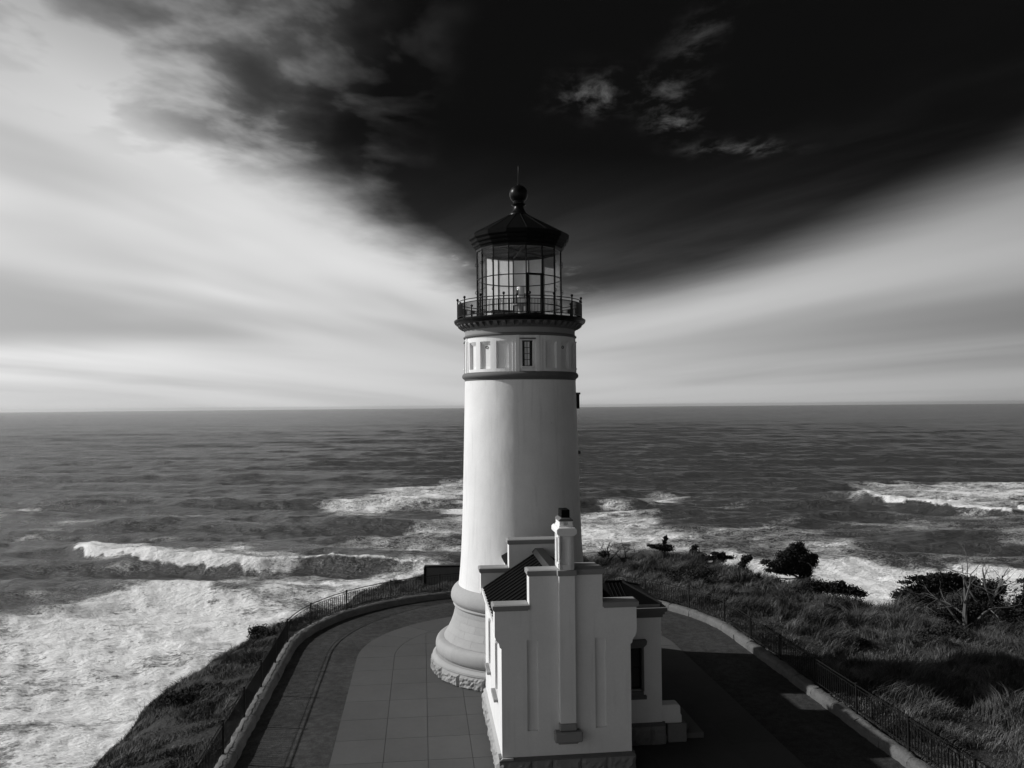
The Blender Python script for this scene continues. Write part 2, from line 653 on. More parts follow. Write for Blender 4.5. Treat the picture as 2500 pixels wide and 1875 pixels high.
def loop_point(s):
    """point and outward normal on the fence loop, s = 0 at the left end of the half circle"""
    L = math.pi * RR
    if s < 0:
        return Vector((RX - RR, RY + s, 0)), Vector((-1, 0, 0))
    if s > L:
        return Vector((RX + RR, RY - (s - L), 0)), Vector((1, 0, 0))
    a = math.pi - s / RR
    n = Vector((math.cos(a), math.sin(a), 0))
    return Vector((RX, RY, 0)) + n * RR, n


def out_dist(X, Y):
    return np.where(Y > RY, np.hypot(X - RX, Y - RY) - RR, np.abs(X - RX) - RR)


TH = np.array([-180, -164, -153, -140, -130, -120, -110, -99, -88, -77, -70, -60, -45, -30, -15, 0, 15, 30, 45, 60, 75, 90, 98, 106,
               112, 116, 123, 129, 135, 141, 151, 160, 170, 180], float)
RE = np.array([24.5, 23.6, 21.0, 18.2, 16.6, 15.8, 15.7, 15.2, 15.2, 15.4, 15.8, 17, 22, 40, 70, 80, 75, 66, 58, 50, 43, 36, 32, 28,
               25.5, 24, 23.4, 25.3, 26.8, 26.6, 26.2, 26, 25, 24.5], float)


def edge_r(x, y):
    th = np.degrees(np.arctan2(x, -y))
    return np.interp(th, TH, RE) + (fbm(x * 0.35, y * 0.35, 3) - 0.5) * 1.6


def ground_z(x, y):
    """height of the headland (world)"""
    X, Y = site_local(x, y)
    d = out_dist(X, Y)
    r = np.hypot(x, y)
    th = np.degrees(np.arctan2(x, -y))
    leftness = np.clip((-th - 20) / 50, 0, 1) * np.clip((th + 185) / 40, 0, 1)
    t = np.clip(d / 6.0, 0, 1)
    n = fbm(x * 0.22, y * 0.22, 11) - 0.5
    n2 = fbm(x * 0.7, y * 0.7, 29) - 0.5
    z = 0.02 - leftness * 0.9 * t + (n * 1.5 + n2 * 1.15) * t * (1 - 0.6 * leftness)
    back_right = np.clip((th - 110) / 30, 0, 1) * np.clip((178 - th) / 20, 0, 1)
    z = z + back_right * 0.30 * np.clip(d / 6.0, 0, 1)
    dip = np.clip((th - 112) / 12, 0, 1) * np.clip((152 - th) / 14, 0, 1)
    z = z - dip * 1.15 * np.clip((d - 4.5) / 8.0, 0, 1)
    e = r - edge_r(x, y)
    q = 1.4
    cliff = np.where(e > 12, e, np.log1p(np.exp(np.clip(e * q, -40, 40))) / q)
    z = z - cliff * 1.7
    z = np.where(d < 0.1, np.minimum(z, -0.06), z)
    return np.maximum(z, -50.0)


# ------------------------------------------------------------------ the headland
def build_headland():
    nt, rows = 540, []
    th = np.radians(np.linspace(-180, 180, nt, endpoint=False))
    sx, sy = np.sin(th), -np.cos(th)
    X, Y = site_local(sx, sy)
    # radius where the ray leaves the fence loop
    r0 = np.empty(nt)
    for i in range(nt):
        rs = np.linspace(1, 60, 1200)
        dd = out_dist(X[i] * rs, Y[i] * rs)
        k = np.argmax(dd > -0.25)
        r0[i] = rs[k] if dd[k] > -0.25 else 60.0
    re = np.interp(np.degrees(th), TH, RE)
    r1 = np.maximum(re, r0 + 0.5)
    ts = np.concatenate([np.linspace(0, 1, 46), 1 + np.linspace(0, 1, 34)[1:] ** 1.6])
    verts = []
    for t in ts:
        r = r0 + (r1 - r0) * t if t <= 1 else r1 + (t - 1) * 34.0
        x, y = sx * r, sy * r
        verts.append(np.stack([x, y, ground_z(x, y)], 1))
    V = np.concatenate(verts)
    k = len(ts)
    i, j = np.meshgrid(np.arange(k - 1), np.arange(nt), indexing='ij')
    j2 = (j + 1) % nt
    Fc = np.stack([i * nt + j, i * nt + j2, (i + 1) * nt + j2, (i + 1) * nt + j], -1).reshape(-1, 4)[:, ::-1]
    o = link('headland', fast_mesh('headland', V, Fc, smooth=True), M['soil'])
    tag(o, 'steep grassy headland falling away to the sea on all sides', kind='structure')


build_headland()

# ------------------------------------------------------------------ asphalt path
mb = MB()
n = 64
ring = [(RX - RR, -46.0), (RX + RR, -46.0)] + [(RX + (RR + 0.02) * math.cos(a), RY + (RR + 0.02) * math.sin(a))
                                               for a in [math.pi * i / n for i in range(n + 1)]]
mb.add([(x, y, 0.0) for x, y in ring], [tuple(range(len(ring)))])
o = part('path', mb, M['asphalt'], None)
o.rotation_euler = (0, 0, SITE)
tag(o, 'dark worn asphalt path looping round the lighthouse inside the fence', kind='structure')


# ------------------------------------------------------------------ concrete apron with its slabs
def clip_poly(poly, keep):
    """keep: list of half planes (nx, ny, d): nx*x + ny*y <= d"""
    for nx, ny, d in keep:
        out = []
        for i, p in enumerate(poly):
            q = poly[(i + 1) % len(poly)]
            a, b = nx * p[0] + ny * p[1] - d, nx * q[0] + ny * q[1] - d
            if a <= 0:
                out.append(p)
            if a * b < 0:
                t = a / (a - b)
                out.append((p[0] + (q[0] - p[0]) * t, p[1] + (q[1] - p[1]) * t))
        poly = out
        if len(poly) < 3:
            return []
    return poly


AX, AY, AR, BAND, GAP = 0.08, 1.75, 7.05, 1.6, 0.007


def build_apron():
    base = MB()
    n = 48
    ring = [(AX - AR, -46.0), (AX + AR, -46.0)] + [(AX + AR * math.cos(a), AY + AR * math.sin(a))
                                                   for a in [math.pi * i / n for i in range(n + 1)]]
    base.add([(x, y, 0.006) for x, y in ring], [tuple(range(len(ring)))])
    root = part('apron', base, M['joint'], None)
    root.rotation_euler = (0, 0, SITE)
    tag(root, 'pale concrete apron of square slabs round the lighthouse', kind='structure')
    top, bot = 0.030, 0.002

    def slab(poly):
        m = MB().prism(poly, 'z', bot, top)
        part('slab', m, M['slab'], root)
    ri = AR - BAND
    # inner field, clipped by a 40-sided inscribed arc
    half = [(math.cos(a), math.sin(a), AX * math.cos(a) + AY * math.sin(a) + ri * math.cos(math.pi / 80) - GAP)
            for a in [math.pi * (i + 0.5) / 40 for i in range(40)]]
    cols = [AX - ri + 1.363 * i for i in range(9)]
    rowsy = [AY + 1.8 * 3 - 1.8 * i for i in range(14)]
    for i in range(8):
        for j in range(13):
            x0, x1 = cols[i] + GAP, cols[i + 1] - GAP
            y1, y0 = rowsy[j] - GAP, rowsy[j + 1] + GAP
            p = clip_poly([(x0, y0), (x1, y0), (x1, y1), (x0, y1)], half)
            if p:
                cx = sum(q[0] for q in p) / len(p)
                cy = sum(q[1] for q in p) / len(p)
                if math.hypot(cx, cy) < 2.4 or (abs(cx) < 1.2 and -10 < cy < 0):
                    continue                     # wholly under the building
                slab(p)
    for s in (-1, 1):
        for j in range(13):
            y1, y0 = rowsy[j] - GAP, rowsy[j + 1] + GAP
            if y0 > AY:
                continue
            y1 = min(y1, AY - GAP)
            xa, xb = sorted((AX + s * (ri + GAP), AX + s * AR))
            slab([(xa, y0), (xb, y0), (xb, y1), (xa, y1)])
    k = 12
    for i in range(k):
        a0, a1 = math.pi * i / k + 0.0016, math.pi * (i + 1) / k - 0.0016
        arc = [a0 + (a1 - a0) * q / 6 for q in range(7)]
        slab([(AX + AR * math.cos(a), AY + AR * math.sin(a)) for a in arc]
             + [(AX + (ri + GAP) * math.cos(a), AY + (ri + GAP) * math.sin(a)) for a in reversed(arc)])


build_apron()


# ------------------------------------------------------------------ the sea
SEA_Z = -43.0
FOAM = {
    'A': (0.98, 15, [(-80, 82), (-134, 154), (-125, 168), (-122, 184), (-118, 199), (-115, 209), (-94, 203), (-72, 204), (-59, 209), (-48, 215), (-39, 231), (-29, 244), (-18, 241), (-18, 196), (-41, 148), (-54, 110), (-57, 82)]),
    'A2': (0.55, 12, [(-131, 163), (-123, 186), (-117, 213), (-108, 230), (-93, 239), (-77, 222), (-79, 198), (-107, 195)]),
    'A3': (0.95, 20, [(-80, 60), (-150, 130), (-130, 60), (-70, 20), (0, 0), (40, 40), (-20, 150), (-60, 150)]),
    'B': (0.62, 7, [(-168, 285), (-162, 299), (-130, 277), (-106, 276), (-81, 264), (-69, 248), (-74, 238), (-95, 244), (-116, 250), (-145, 261)]),
    'C': (0.66, 14, [(-92, 378), (-90, 442), (-78, 514), (-36, 557), (-21, 549), (-17, 443), (-36, 444), (-55, 389), (-67, 364)]),
    'C2': (0.62, 12, [(-38, 324), (-39, 374), (-28, 413), (-12, 427), (-9, 311), (-23, 312)]),
    'D': (0.74, 16, [(-10, 370), (25, 370), (51, 387), (66, 367), (72, 329), (74, 317), (62, 291), (50, 259), (34, 246), (-10, 240)]),
    'D2': (0.5, 12, [(68, 417), (84, 450), (88, 410), (75, 385)]),
    'D3': (0.42, 30, [(40, 330), (110, 330), (140, 260), (90, 235), (40, 240)]),
    'E': (0.58, 14, [(187, 427), (221, 498), (264, 508), (298, 497), (347, 509), (258, 369), (232, 365), (209, 387), (192, 406)]),
    'F': (1.0, 6, [(94, 239), (111, 235), (123, 231), (133, 226), (151, 222), (190, 200), (190, 120), (92, 120), (60, 150), (82, 188)]),
    'F2': (0.95, 6, [(73, 247), (79, 243), (84, 239), (93, 237), (92, 210), (74, 190), (50, 219)]),
    'G': (0.5, 10, [(-289, 419), (-274, 427), (-248, 394), (-247, 369), (-258, 369)]),
    'H': (0.42, 8, [(-213, 320), (-199, 333), (-190, 323), (-201, 309)]),
}
# crest lines: amplitude, half width towards the shore, half width behind, points
CREST = {
    'B': (2.5, 4.5, 10, [(-190, 271), (-179, 271), (-161, 273), (-144, 261), (-130, 256), (-115, 250), (-95, 244), (-83, 240), (-73, 243), (-62, 243), (-48, 242), (-34, 239), (-23, 236), (-10, 234)]),
    'E': (2.6, 6, 14, [(140, 446), (164, 441), (188, 423), (191, 402), (208, 384), (231, 362), (256, 366), (300, 360)]),
    'W1': (2.0, 7, 14, [(-220, 328), (-200, 336), (-170, 350), (-133, 357), (-86, 352), (-46, 336), (-23, 341), (0, 345)]),
    'W2': (1.7, 8, 12, [(20, 405), (32, 409), (50, 418), (65, 403), (75, 398)]),
    'W3': (1.5, 8, 14, [(40, 446), (54, 450), (75, 466), (94, 451), (105, 446)]),
    'W4': (1.8, 7, 12, [(110, 342), (125, 345), (147, 357), (164, 352), (180, 335), (195, 330)]),
    'W5': (1.9, 9, 14, [(150, 462), (170, 465), (199, 482), (220, 485), (240, 490)]),
    'W6': (2.0, 13, 24, [(-230, 724), (-206, 728), (-149, 742), (-94, 725), (-45, 719), (0, 719)]),
    'W7': (1.5, 11, 20, [(-236, 590), (-216, 594), (-192, 617), (-157, 603), (-130, 600)]),
    'W8': (1.8, 11, 20, [(80, 556), (101, 563), (143, 593), (178, 575), (224, 578), (250, 580)]),
    'W9': (2.2, 14, 26, [(60, 748), (94, 744), (166, 724), (276, 721), (375, 697), (430, 670), (480, 660)]),
    'W10': (1.3, 5, 9, [(-140, 172), (-128, 174), (-121, 180), (-114, 187), (-104, 192)]),
    'W11': (2.0, 16, 30, [(-200, 896), (-161, 898), (-70, 900), (67, 894), (110, 890)]),
    'W12': (1.5, 5, 10, [(60, 244), (73, 246), (90, 254), (103, 252), (116, 245), (126, 240)]),
    'W13': (1.3, 6, 12, [(-190, 233), (-166, 235), (-153, 240), (-131, 246), (-115, 250)]),
    'W14': (2.0, 18, 32, [(40, 1012), (76, 1009), (221, 974), (374, 987), (447, 836), (554, 805), (640, 790)]),
    'W16': (1.5, 10, 18, [(-330, 550), (-299, 545), (-233, 522), (-170, 496), (-140, 490)]),
    'W17': (1.5, 12, 20, [(-430, 622), (-401, 620), (-347, 607), (-308, 625), (-270, 630)]),
    'W18': (1.2, 8, 14, [(-120, 440), (-140, 450), (-190, 455), (-240, 430), (-270, 425)]),
    'W19': (1.3, 7, 12, [(150, 300), (180, 296), (215, 290), (250, 288)]),
    'W20': (1.2, 6, 10, [(-100, 300), (-70, 302), (-40, 296), (-10, 290)]),
}


def seg_dist(px, py, pts, per_seg=False):
    """distance to a polyline, plus sign by side (+ = farther out to sea) and 0..1 position along it"""
    best = np.full(px.shape, 1e9)
    side = np.zeros(px.shape)
    pos = np.zeros(px.shape)
    seg = [math.dist(a, b) for a, b in zip(pts, pts[1:])]
    tot, acc = sum(seg), 0.0
    for (a, b), L in zip(zip(pts, pts[1:]), seg):
        dx, dy = b[0] - a[0], b[1] - a[1]
        t = np.clip(((px - a[0]) * dx + (py - a[1]) * dy) / (L * L), 0, 1)
        d = np.hypot(px - a[0] - t * dx, py - a[1] - t * dy)
        k = d < best
        best = np.where(k, d, best)
        sgn = 1.0 if dx > 0 else -1.0
        side = np.where(k, np.sign((dx * (py - a[1]) - dy * (px - a[0])) * sgn), side)
        pos = np.where(k, (acc + t * L) / tot, pos)
        acc += L
    return best, side, pos


def in_poly(px, py, pts):
    r = np.zeros(px.shape, bool)
    for a, b in zip(pts, pts[1:] + pts[:1]):
        c = ((a[1] > py) != (b[1] > py)) & (px < (b[0] - a[0]) * (py - a[1]) / (b[1] - a[1] + 1e-9) + a[0])
        r ^= c
    return r


def row_step(r):
    return np.where(r < 150, 0.008, 0.0037 * np.maximum(r / 700.0, 1.0) ** 0.32)


def build_sea():
    ang = np.radians(np.concatenate([np.linspace(-120, -40, 50, endpoint=False), np.linspace(-40, 40, 620),
                                     np.linspace(40, 120, 51)[1:]]))
    rr = [60.0]
    while rr[-1] < 25000:
        rr.append(rr[-1] * (1.0 + row_step(rr[-1])))
    rr = np.array(rr)
    A, Q = np.meshgrid(ang, rr)
    x, y = np.sin(A) * Q, -35.0 + np.cos(A) * Q
    z = np.zeros_like(x)
    cell = Q * row_step(Q)
    g = np.random.default_rng(3)
    # wind sea and swell rolling in from the upper left
    for i in range(84):
        lam = 3.4 * (13.0 ** (i / 83.0)) * g.uniform(0.9, 1.1)
        th = R(-101) + g.normal(0, 0.20 if lam > 20 else 0.42)
        k = 2 * math.pi / lam
        amp = 0.033 * lam / (2 * math.pi) * g.uniform(0.5, 1.3)
        ph = k * (x * math.cos(th) + y * math.sin(th)) + g.uniform(0, 6.28)
        ph = ph + 1.5 * np.sin(0.013 * x * math.cos(i) + 0.011 * y * math.sin(i) + i)
        fade = np.clip((lam - 2.4 * cell) / (1.5 * cell), 0, 1)
        s = np.sin(ph)
        z += amp * (s + 0.3 * np.abs(s)) * fade
    lump = fbm(x * 0.012, y * 0.02, 5) * 1.3 + 0.35
    z *= lump
    # long swell lines rolling ashore
    for lam, dth, ph0 in ((52.0, 0.02, 0.3), (61.0, -0.05, 2.0), (44.0, 0.07, 4.1), (83.0, -0.01, 1.0), (128.0, 0.03, 5.0), (190.0, -0.03, 2.6)):
        k = 2 * math.pi / lam
        th = R(-97) + dth
        bend = 5.0 * (fbm(x * 0.006, y * 0.006, 201) - 0.5) + 1.2 * (fbm(x * 0.02, y * 0.02, 203) - 0.5)
        s = 0.5 + 0.5 * np.sin(k * (x * math.cos(th) + y * math.sin(th)) + ph0 + bend)
        grp = np.clip(fbm(x * 0.007 + ph0, y * 0.012, 205) * 2.2 - 0.5, 0, 1.2)
        z += 1.35 * (s ** 2.6 - 0.3) * grp * np.clip((lam - 2.5 * cell) / (3 * cell), 0, 1)
    for key, (amp, w0, w1, pts) in CREST.items():
        m = (x > min(p[0] for p in pts) - 70) & (x < max(p[0] for p in pts) + 70) & \
            (y > min(p[1] for p in pts) - 70) & (y < max(p[1] for p in pts) + 80)
        px, py = x[m], y[m]
        wob = (fbm(px * 0.03, py * 0.03, 41) - 0.5) * 16 + (fbm(px * 0.12, py * 0.12, 43) - 0.5) * 4
        d, s, t = seg_dist(px, py + wob * (0.5 if key in 'BE' else 1.0), pts)
        env = np.clip(t / 0.22, 0, 1) * np.clip((1 - t) / 0.22, 0, 1)
        env = env * env * (3 - 2 * env)
        w = np.where(s > 0, w1, w0)
        prof = np.exp(-(d / w) ** 2) - 0.25 * np.exp(-((d - w * 2.2) / (w * 1.2)) ** 2)
        z[m] += 1.15 * amp * prof * env * (0.7 + 0.6 * fbm(px * 0.05, py * 0.05, 47))
    foam = np.zeros_like(x)
    for key, (k, soft, pts) in FOAM.items():
        m = (x > min(p[0] for p in pts) - 40) & (x < max(p[0] for p in pts) + 40) & \
            (y > min(p[1] for p in pts) - 40) & (y < max(p[1] for p in pts) + 40)
        px, py = x[m], y[m]
        wob = (fbm(px * 0.05, py * 0.05, 61, 5) - 0.5) * soft * 3.2
        d, s, t = seg_dist(px, py, pts + pts[:1])
        d = np.where(in_poly(px, py, pts), d, -d) + wob
        q = np.clip((d + soft * 0.9) / (soft * 1.6), 0, 1)
        foam[m] = np.maximum(foam[m], k * q * q * (3 - 2 * q))
    # white water tumbling down the faces of the two breakers
    def breaker(key, x0, x1, f0, b0):
        pts = CREST[key][3]
        m = (x > x0 - 5) & (x < x1 + 5) & (y > 200) & (y < 520)
        px, py = x[m], y[m]
        wob = (fbm(px * 0.03, py * 0.03, 41) - 0.5) * 16 + (fbm(px * 0.12, py * 0.12, 43) - 0.5) * 4
        d, s, t = seg_dist(px, py + wob * 0.5, pts)
        ragged = fbm(px * 0.22, py * 0.06, 77, 5)
        f = np.where(s > 0, np.clip((b0 * (0.4 + 1.2 * ragged) - d) / 3.0, 0, 1), np.clip((f0 * (0.2 + 1.6 * ragged) - d) / 1.6, 0, 1))
        edge = np.clip((px - x0) / 6, 0, 1) * np.clip((x1 - px) / 14, 0, 1)
        foam[m] = np.maximum(foam[m], f * edge * 1.25)
        z[m] += f * edge * (fbm(px * 0.3, py * 0.3, 81) - 0.3) * 1.5
    breaker('B', -163, -72, 5.0, 5)
    breaker('B', -78, -18, 1.4, 1.2)
    breaker('E', 186, 300, 4.5, 9)
    # loose foam flecks and old streaks in the surf zone
    zone = np.exp(-((y - 250) / 170) ** 2)
    st = fbm(x * 0.02 + y * 0.006, y * 0.05, 91, 5)
    foam = np.maximum(foam, np.clip((st - 0.47) * 2.3, 0, 0.45) * zone)
    z += np.where(foam > 0.5, (fbm(x * 0.22, y * 0.22, 95) - 0.5) * 0.7, 0)
    V = np.stack([x, y, z + SEA_Z], -1).reshape(-1, 3)
    nr, nc = x.shape
    i, j = np.meshgrid(np.arange(nr - 1), np.arange(nc - 1), indexing='ij')
    Fc = np.stack([i * nc + j, i * nc + j + 1, (i + 1) * nc + j + 1, (i + 1) * nc + j], -1).reshape(-1, 4)[:, ::-1]
    o = link('sea', fast_mesh('sea', V, Fc, {'foam': foam.ravel()}, smooth=True), M['sea'])
    tag(o, 'open grey sea with swell, breakers and white foam', kind='structure')


build_sea()


# ------------------------------------------------------------------ lighthouse
def pol(r, th, z):
    return Vector((r * math.sin(th), -r * math.cos(th), z))


def turn(th, r=0.0, z=0.0):
    """frame standing on the cylinder: local -Y points outwards"""
    return Matrix.Translation(pol(r, th, z)) @ Matrix.Rotation(th, 4, 'Z')


LH = thing('lighthouse', 'white lighthouse tower with black lantern room and flared stone base', 'lighthouse')

# --- flared sandstone base, stone by stone
def rock_block(w, h, d, seed, nx=9, nz=6, amp=0.05):
    """rock-faced block: local x along, front towards -y"""
    g = np.random.default_rng(seed)
    m = MB()
    V, idx = [], {}
    for i in range(nx):
        for j in range(nz):
            u, v = i / (nx - 1), j / (nz - 1)
            e = min(u, 1 - u, v * h / w, (1 - v) * h / w) * w
            k = min(1.0, e / 0.06)
            V.append(((u - 0.5) * w, -k * (amp * 0.5 + amp * g.uniform(0, 1.0)), v * h))
            idx[i, j] = len(V) - 1
    back = []
    Fq = [(idx[i, j], idx[i + 1, j], idx[i + 1, j + 1], idx[i, j + 1]) for i in range(nx - 1) for j in range(nz - 1)]
    b = len(V)
    V += [(-w / 2, d, 0), (w / 2, d, 0), (w / 2, d, h), (-w / 2, d, h)]
    Fq += [(b, idx[0, 0]) + tuple(idx[0, j] for j in range(1, nz)) + (b + 3,),
           (b + 1, b + 2) + tuple(idx[nx - 1, j] for j in range(nz - 1, -1, -1)),
           (b, b + 1) + tuple(idx[i, 0] for i in range(nx - 1, -1, -1)),
           (b + 3,) + tuple(idx[i, nz - 1] for i in range(nx)) + (b + 2,)]
    return m.add(V, Fq)


n = 20
for i in range(n):
    th = 2 * math.pi * i / n + 0.07
    m = rock_block(2 * 3.74 * math.tan(math.pi / n) - 0.02, 0.50, 0.7, 100 + i, 14, 7, 0.075)
    part('plinth_stone', m, M['rock'], LH, mw=turn(th, 3.72, 0.0))
part('plinth_ledge', MB().lathe([(3.2, 0.50), (3.74, 0.50), (3.76, 0.53), (3.75, 0.60), (3.66, 0.68), (3.58, 0.72), (3.1, 0.72)], 96), M['stone'], LH, 40)
prof = [(3.62, 0.72)] + [(3.42 + 0.20 * math.cos(a), 1.02 + 0.30 * math.sin(a)) for a in np.linspace(-1.35, 1.45, 12)] + [(3.30, 1.335)]
for i in range(14):
    part('torus_stone', MB().sector(prof, 2.4, 2 * math.pi * i / 14 + 0.0008, 2 * math.pi * (i + 1) / 14 - 0.0008, 8), M['stone'], LH, 40)
# concave flare in courses
def flare(z):
    t = (z - 1.34) / (2.62 - 1.34)
    return 3.27 - 0.475 * (1 - (1 - t) ** 1.75)
zs = [1.34, 1.62, 1.88, 2.14, 2.38, 2.62]
for c in range(5):
    k = 18
    for i in range(k):
        off = (c % 2) * math.pi / k
        pr = [(flare(zs[c] + (zs[c + 1] - zs[c]) * q / 4) + (0.004 if 0 < q < 4 else 0.0), zs[c] + 0.004 + (zs[c + 1] - zs[c] - 0.006) * q / 4) for q in range(5)]
        part('flare_stone', MB().sector(pr, 2.35, off + 2 * math.pi * i / k + 0.0012, off + 2 * math.pi * (i + 1) / k - 0.0012, 5), M['stone'], LH, 30)
part('base_ring', MB().lathe([(2.5, 2.62), (2.86, 2.62), (2.88, 2.66), (2.86, 2.70), (2.83, 2.71), (2.86, 2.75), (2.94, 2.82), (2.975, 2.93),
                              (2.97, 3.06), (2.93, 3.19), (2.86, 3.30), (2.76, 3.39), (2.66, 3.43), (2.4, 3.43)], 128), M['stone'], LH, 35)

# --- shaft
prof = []
for i in range(25):
    z = 3.42 + (11.9 - 3.42) * i / 24
    t = (z - 3.42) / (11.9 - 3.42)
    prof.append((2.325 + 0.20 * (1 - t) + 0.13 * math.exp(-t * 7), z))
part('shaft', MB().lathe(prof, 144), M['paint'], LH, 30)
part('belt_course', MB().lathe([(2.2, 11.84), (2.335, 11.84), (2.345, 11.90), (2.42, 11.96), (2.445, 12.0), (2.445, 12.07), (2.40, 12.14), (2.33, 12.17), (2.2, 12.17)], 128), M['trim'], LH, 35)

# --- watch room with recessed panels
W0 = 7.0
bz = [12.16, 12.29, 12.34, 13.27, 13.31, 13.35, 13.39, 13.46, 13.62]
cells = []
for qd in range(4):
    c = W0 + 90 * qd
    ed = [(-45 + 6.6 + -0.0, None)]
    def add(a0, a1, kind):
        cells.append((c + a0, c + a1, kind))
    add(-5.4, 5.4, 'win'); add(5.4, 8.2, 'jamb'); add(8.2, 11.6, 'pil'); add(11.6, 14.6, 'step'); add(14.6, 18.6, 'wall')
    for k, pc in enumerate((25.2, 45, 64.8)):
        add(pc - 6.6, pc + 6.6, 'panel')
        if k < 2:
            add(pc + 6.6, (45, 64.8)[k] - 6.6, 'wall')
    add(71.4, 75.4, 'wall'); add(75.4, 78.4, 'step'); add(78.4, 81.8, 'pil'); add(81.8, 84.6, 'jamb')
cells.sort()
aa, dep = [], []
for a0, a1, kind in cells:
    k = 3 if a1 - a0 > 5 else 1
    for q in range(k):
        aa.append(R(a0 + (a1 - a0) * q / k))
        colv = []
        for j in range(len(bz) - 1):
            z = (bz[j] + bz[j + 1]) / 2
            r = 2.305
            if kind == 'panel' and 12.29 < z < 13.39:
                r = 2.175 if z < 13.27 else 2.205 if z < 13.31 else 2.24 if z < 13.35 else 2.272
            if kind == 'win' and 12.34 < z < 13.39:
                r = 2.12
            if kind == 'jamb':
                r = 2.33 if 12.29 < z < 13.46 else 2.305
            if kind == 'pil':
                r = 2.365 if z < 13.46 else 2.335
            if kind == 'step':
                r = 2.335 if z < 13.46 else 2.305
            if kind == 'win' and not (12.34 < z < 13.39):
                r = 2.33 if z > 13.39 and z < 13.46 else 2.305
            colv.append(r)
        dep.append(colv)
aa.append(aa[0] + 2 * math.pi)
part('watch_room_wall', MB().relief(aa, bz, dep, lambda a, z, r: pol(r, a, z), 2.0, cyc=True), M['paint'], LH)


def small_window(parent, mw, w, h, nx, ny, frame_mat, fw=0.035, depth=0.04, name='window'):
    """framed sash: local x across, z up, front towards -y, origin at the sill centre"""
    f = MB()
    f.box(-w / 2, w / 2, -depth, 0.01, 0, fw)
    f.box(-w / 2, w / 2, -depth, 0.01, h - fw, h)
    f.box(-w / 2, -w / 2 + fw, -depth, 0.008, fw, h - fw)
    f.box(w / 2 - fw, w / 2, -depth, 0.008, fw, h - fw)
    o = part(name, f, frame_mat, parent, mw=mw)
    part('pane', MB().box(-w / 2 + fw, w / 2 - fw, -0.012, 0.004, fw, h - fw), M['window'], o)
    for i in range(1, nx):
        x = -w / 2 + fw + (w - 2 * fw) * i / nx
        part('glazing_bar', MB().box(x - 0.01, x + 0.01, -0.026, -0.0125, fw, h - fw), frame_mat, o)
    for j in range(1, ny):
        z = fw + (h - 2 * fw) * j / ny
        part('glazing_bar', MB().box(-w / 2 + fw, w / 2 - fw, -0.030, -0.0265, z - 0.01, z + 0.01), frame_mat, o)
    return o


for qd in range(4):
    small_window(LH, turn(R(W0 + 90 * qd), 2.105, 12.36), 0.41, 1.02, 2, 4, M['metal'])
    # sloping sill
    part('window_sill', MB().box(-0.24, 0.24, -0.30, -0.08, 0, 0.05), M['paint'], LH, mw=turn(R(W0 + 90 * qd), 2.09, 12.31))
    part('window_lintel', MB().box(-0.32, 0.32, -0.275, -0.05, 0, 0.055), M['trim'], LH, mw=turn(R(W0 + 90 * qd), 2.09, 13.43))
    vent = MB()
    vent.lathe([(0.0, 0.0), (0.042, 0.0), (0.06, 0.03), (0.066, 0.02), (0.066, -0.02)], 16)
    part('round_vent', vent, M['metal'], LH, 40, mw=turn(R(W0 + 90 * qd + 45), 2.17, 13.16) @ Matrix.Rotation(math.pi / 2, 4, 'X'))
part('string_course', MB().lathe([(2.1, 13.60), (2.335, 13.60), (2.38, 13.635), (2.385, 13.67), (2.33, 13.72), (2.1, 13.72)], 128), M['trim'], LH, 35)
part('frieze', MB().lathe([(2.315, 13.70), (2.315, 13.95)], 128), M['coping'], LH, 30)

# --- gallery cornice with brackets
part('cornice', MB().lathe([(2.1, 13.93), (2.345, 13.93), (2.36, 13.965), (2.40, 13.98), (2.41, 14.03), (2.41, 14.165), (2.62, 14.165), (2.62, 14.18), (2.1, 14.18)], 128), M['trim'], LH, 35)
br = MB()
br.prism([(0.02, 14.168), (0.02, 14.00), (-0.06, 14.00), (-0.13, 14.04), (-0.20, 14.10), (-0.215, 14.168)][::-1], 'x', -0.075, 0.075)
brm = br.mesh('bracket')
for i in range(48):
    link('bracket', brm, M['trim'], LH, turn(2 * math.pi * i / 48, 2.40, 0))
part('gallery_deck', MB().lathe([(1.5, 14.182), (2.66, 14.182), (2.69, 14.21), (2.73, 14.24), (2.765, 14.30), (2.77, 14.365), (2.74, 14.385), (0.0, 14.385)], 96), M['metal'], LH, 35)
part('lantern_floor', MB().lathe([(1.70, 14.386), (1.70, 14.40), (0.0, 14.40)], 64), M['deckfloor'], LH, 35)

# --- gallery railing
GR = 2.62
def ring_tube(r, z, rad, n=96, m=6):
    return MB().tube([pol(r, 2 * math.pi * i / n, z) for i in range(n)], rad, m, close=True)
rail = part('gallery_railing', ring_tube(GR, 15.13, 0.018), M['metal'], LH, 40)
for z, rad in ((15.015, 0.016), (14.49, 0.016)):
    part('rail', ring_tube(GR, z, rad), M['metal'], rail, 40)
pm = MB().lathe([(0.0, 14.38), (0.045, 14.38), (0.045, 14.42), (0.027, 14.44), (0.027, 15.12), (0.034, 15.13), (0.022, 15.17),
                 (0.03, 15.185), (0.052, 15.215), (0.055, 15.24), (0.045, 15.27), (0.02, 15.29), (0.0, 15.292)], 10).mesh('post', 40)
km = MB().box(-0.009, 0.009, -0.009, 0.009, 14.49, 15.015).mesh('picket')
P0 = 8.25
for i in range(16):
    link('post', pm, M['metal'], rail, turn(R(P0 + 22.5 * i), GR))
    for j in range(1, 17):
        link('picket', km, M['metal'], rail, turn(R(P0 + 22.5 * (i + j / 17)), GR))

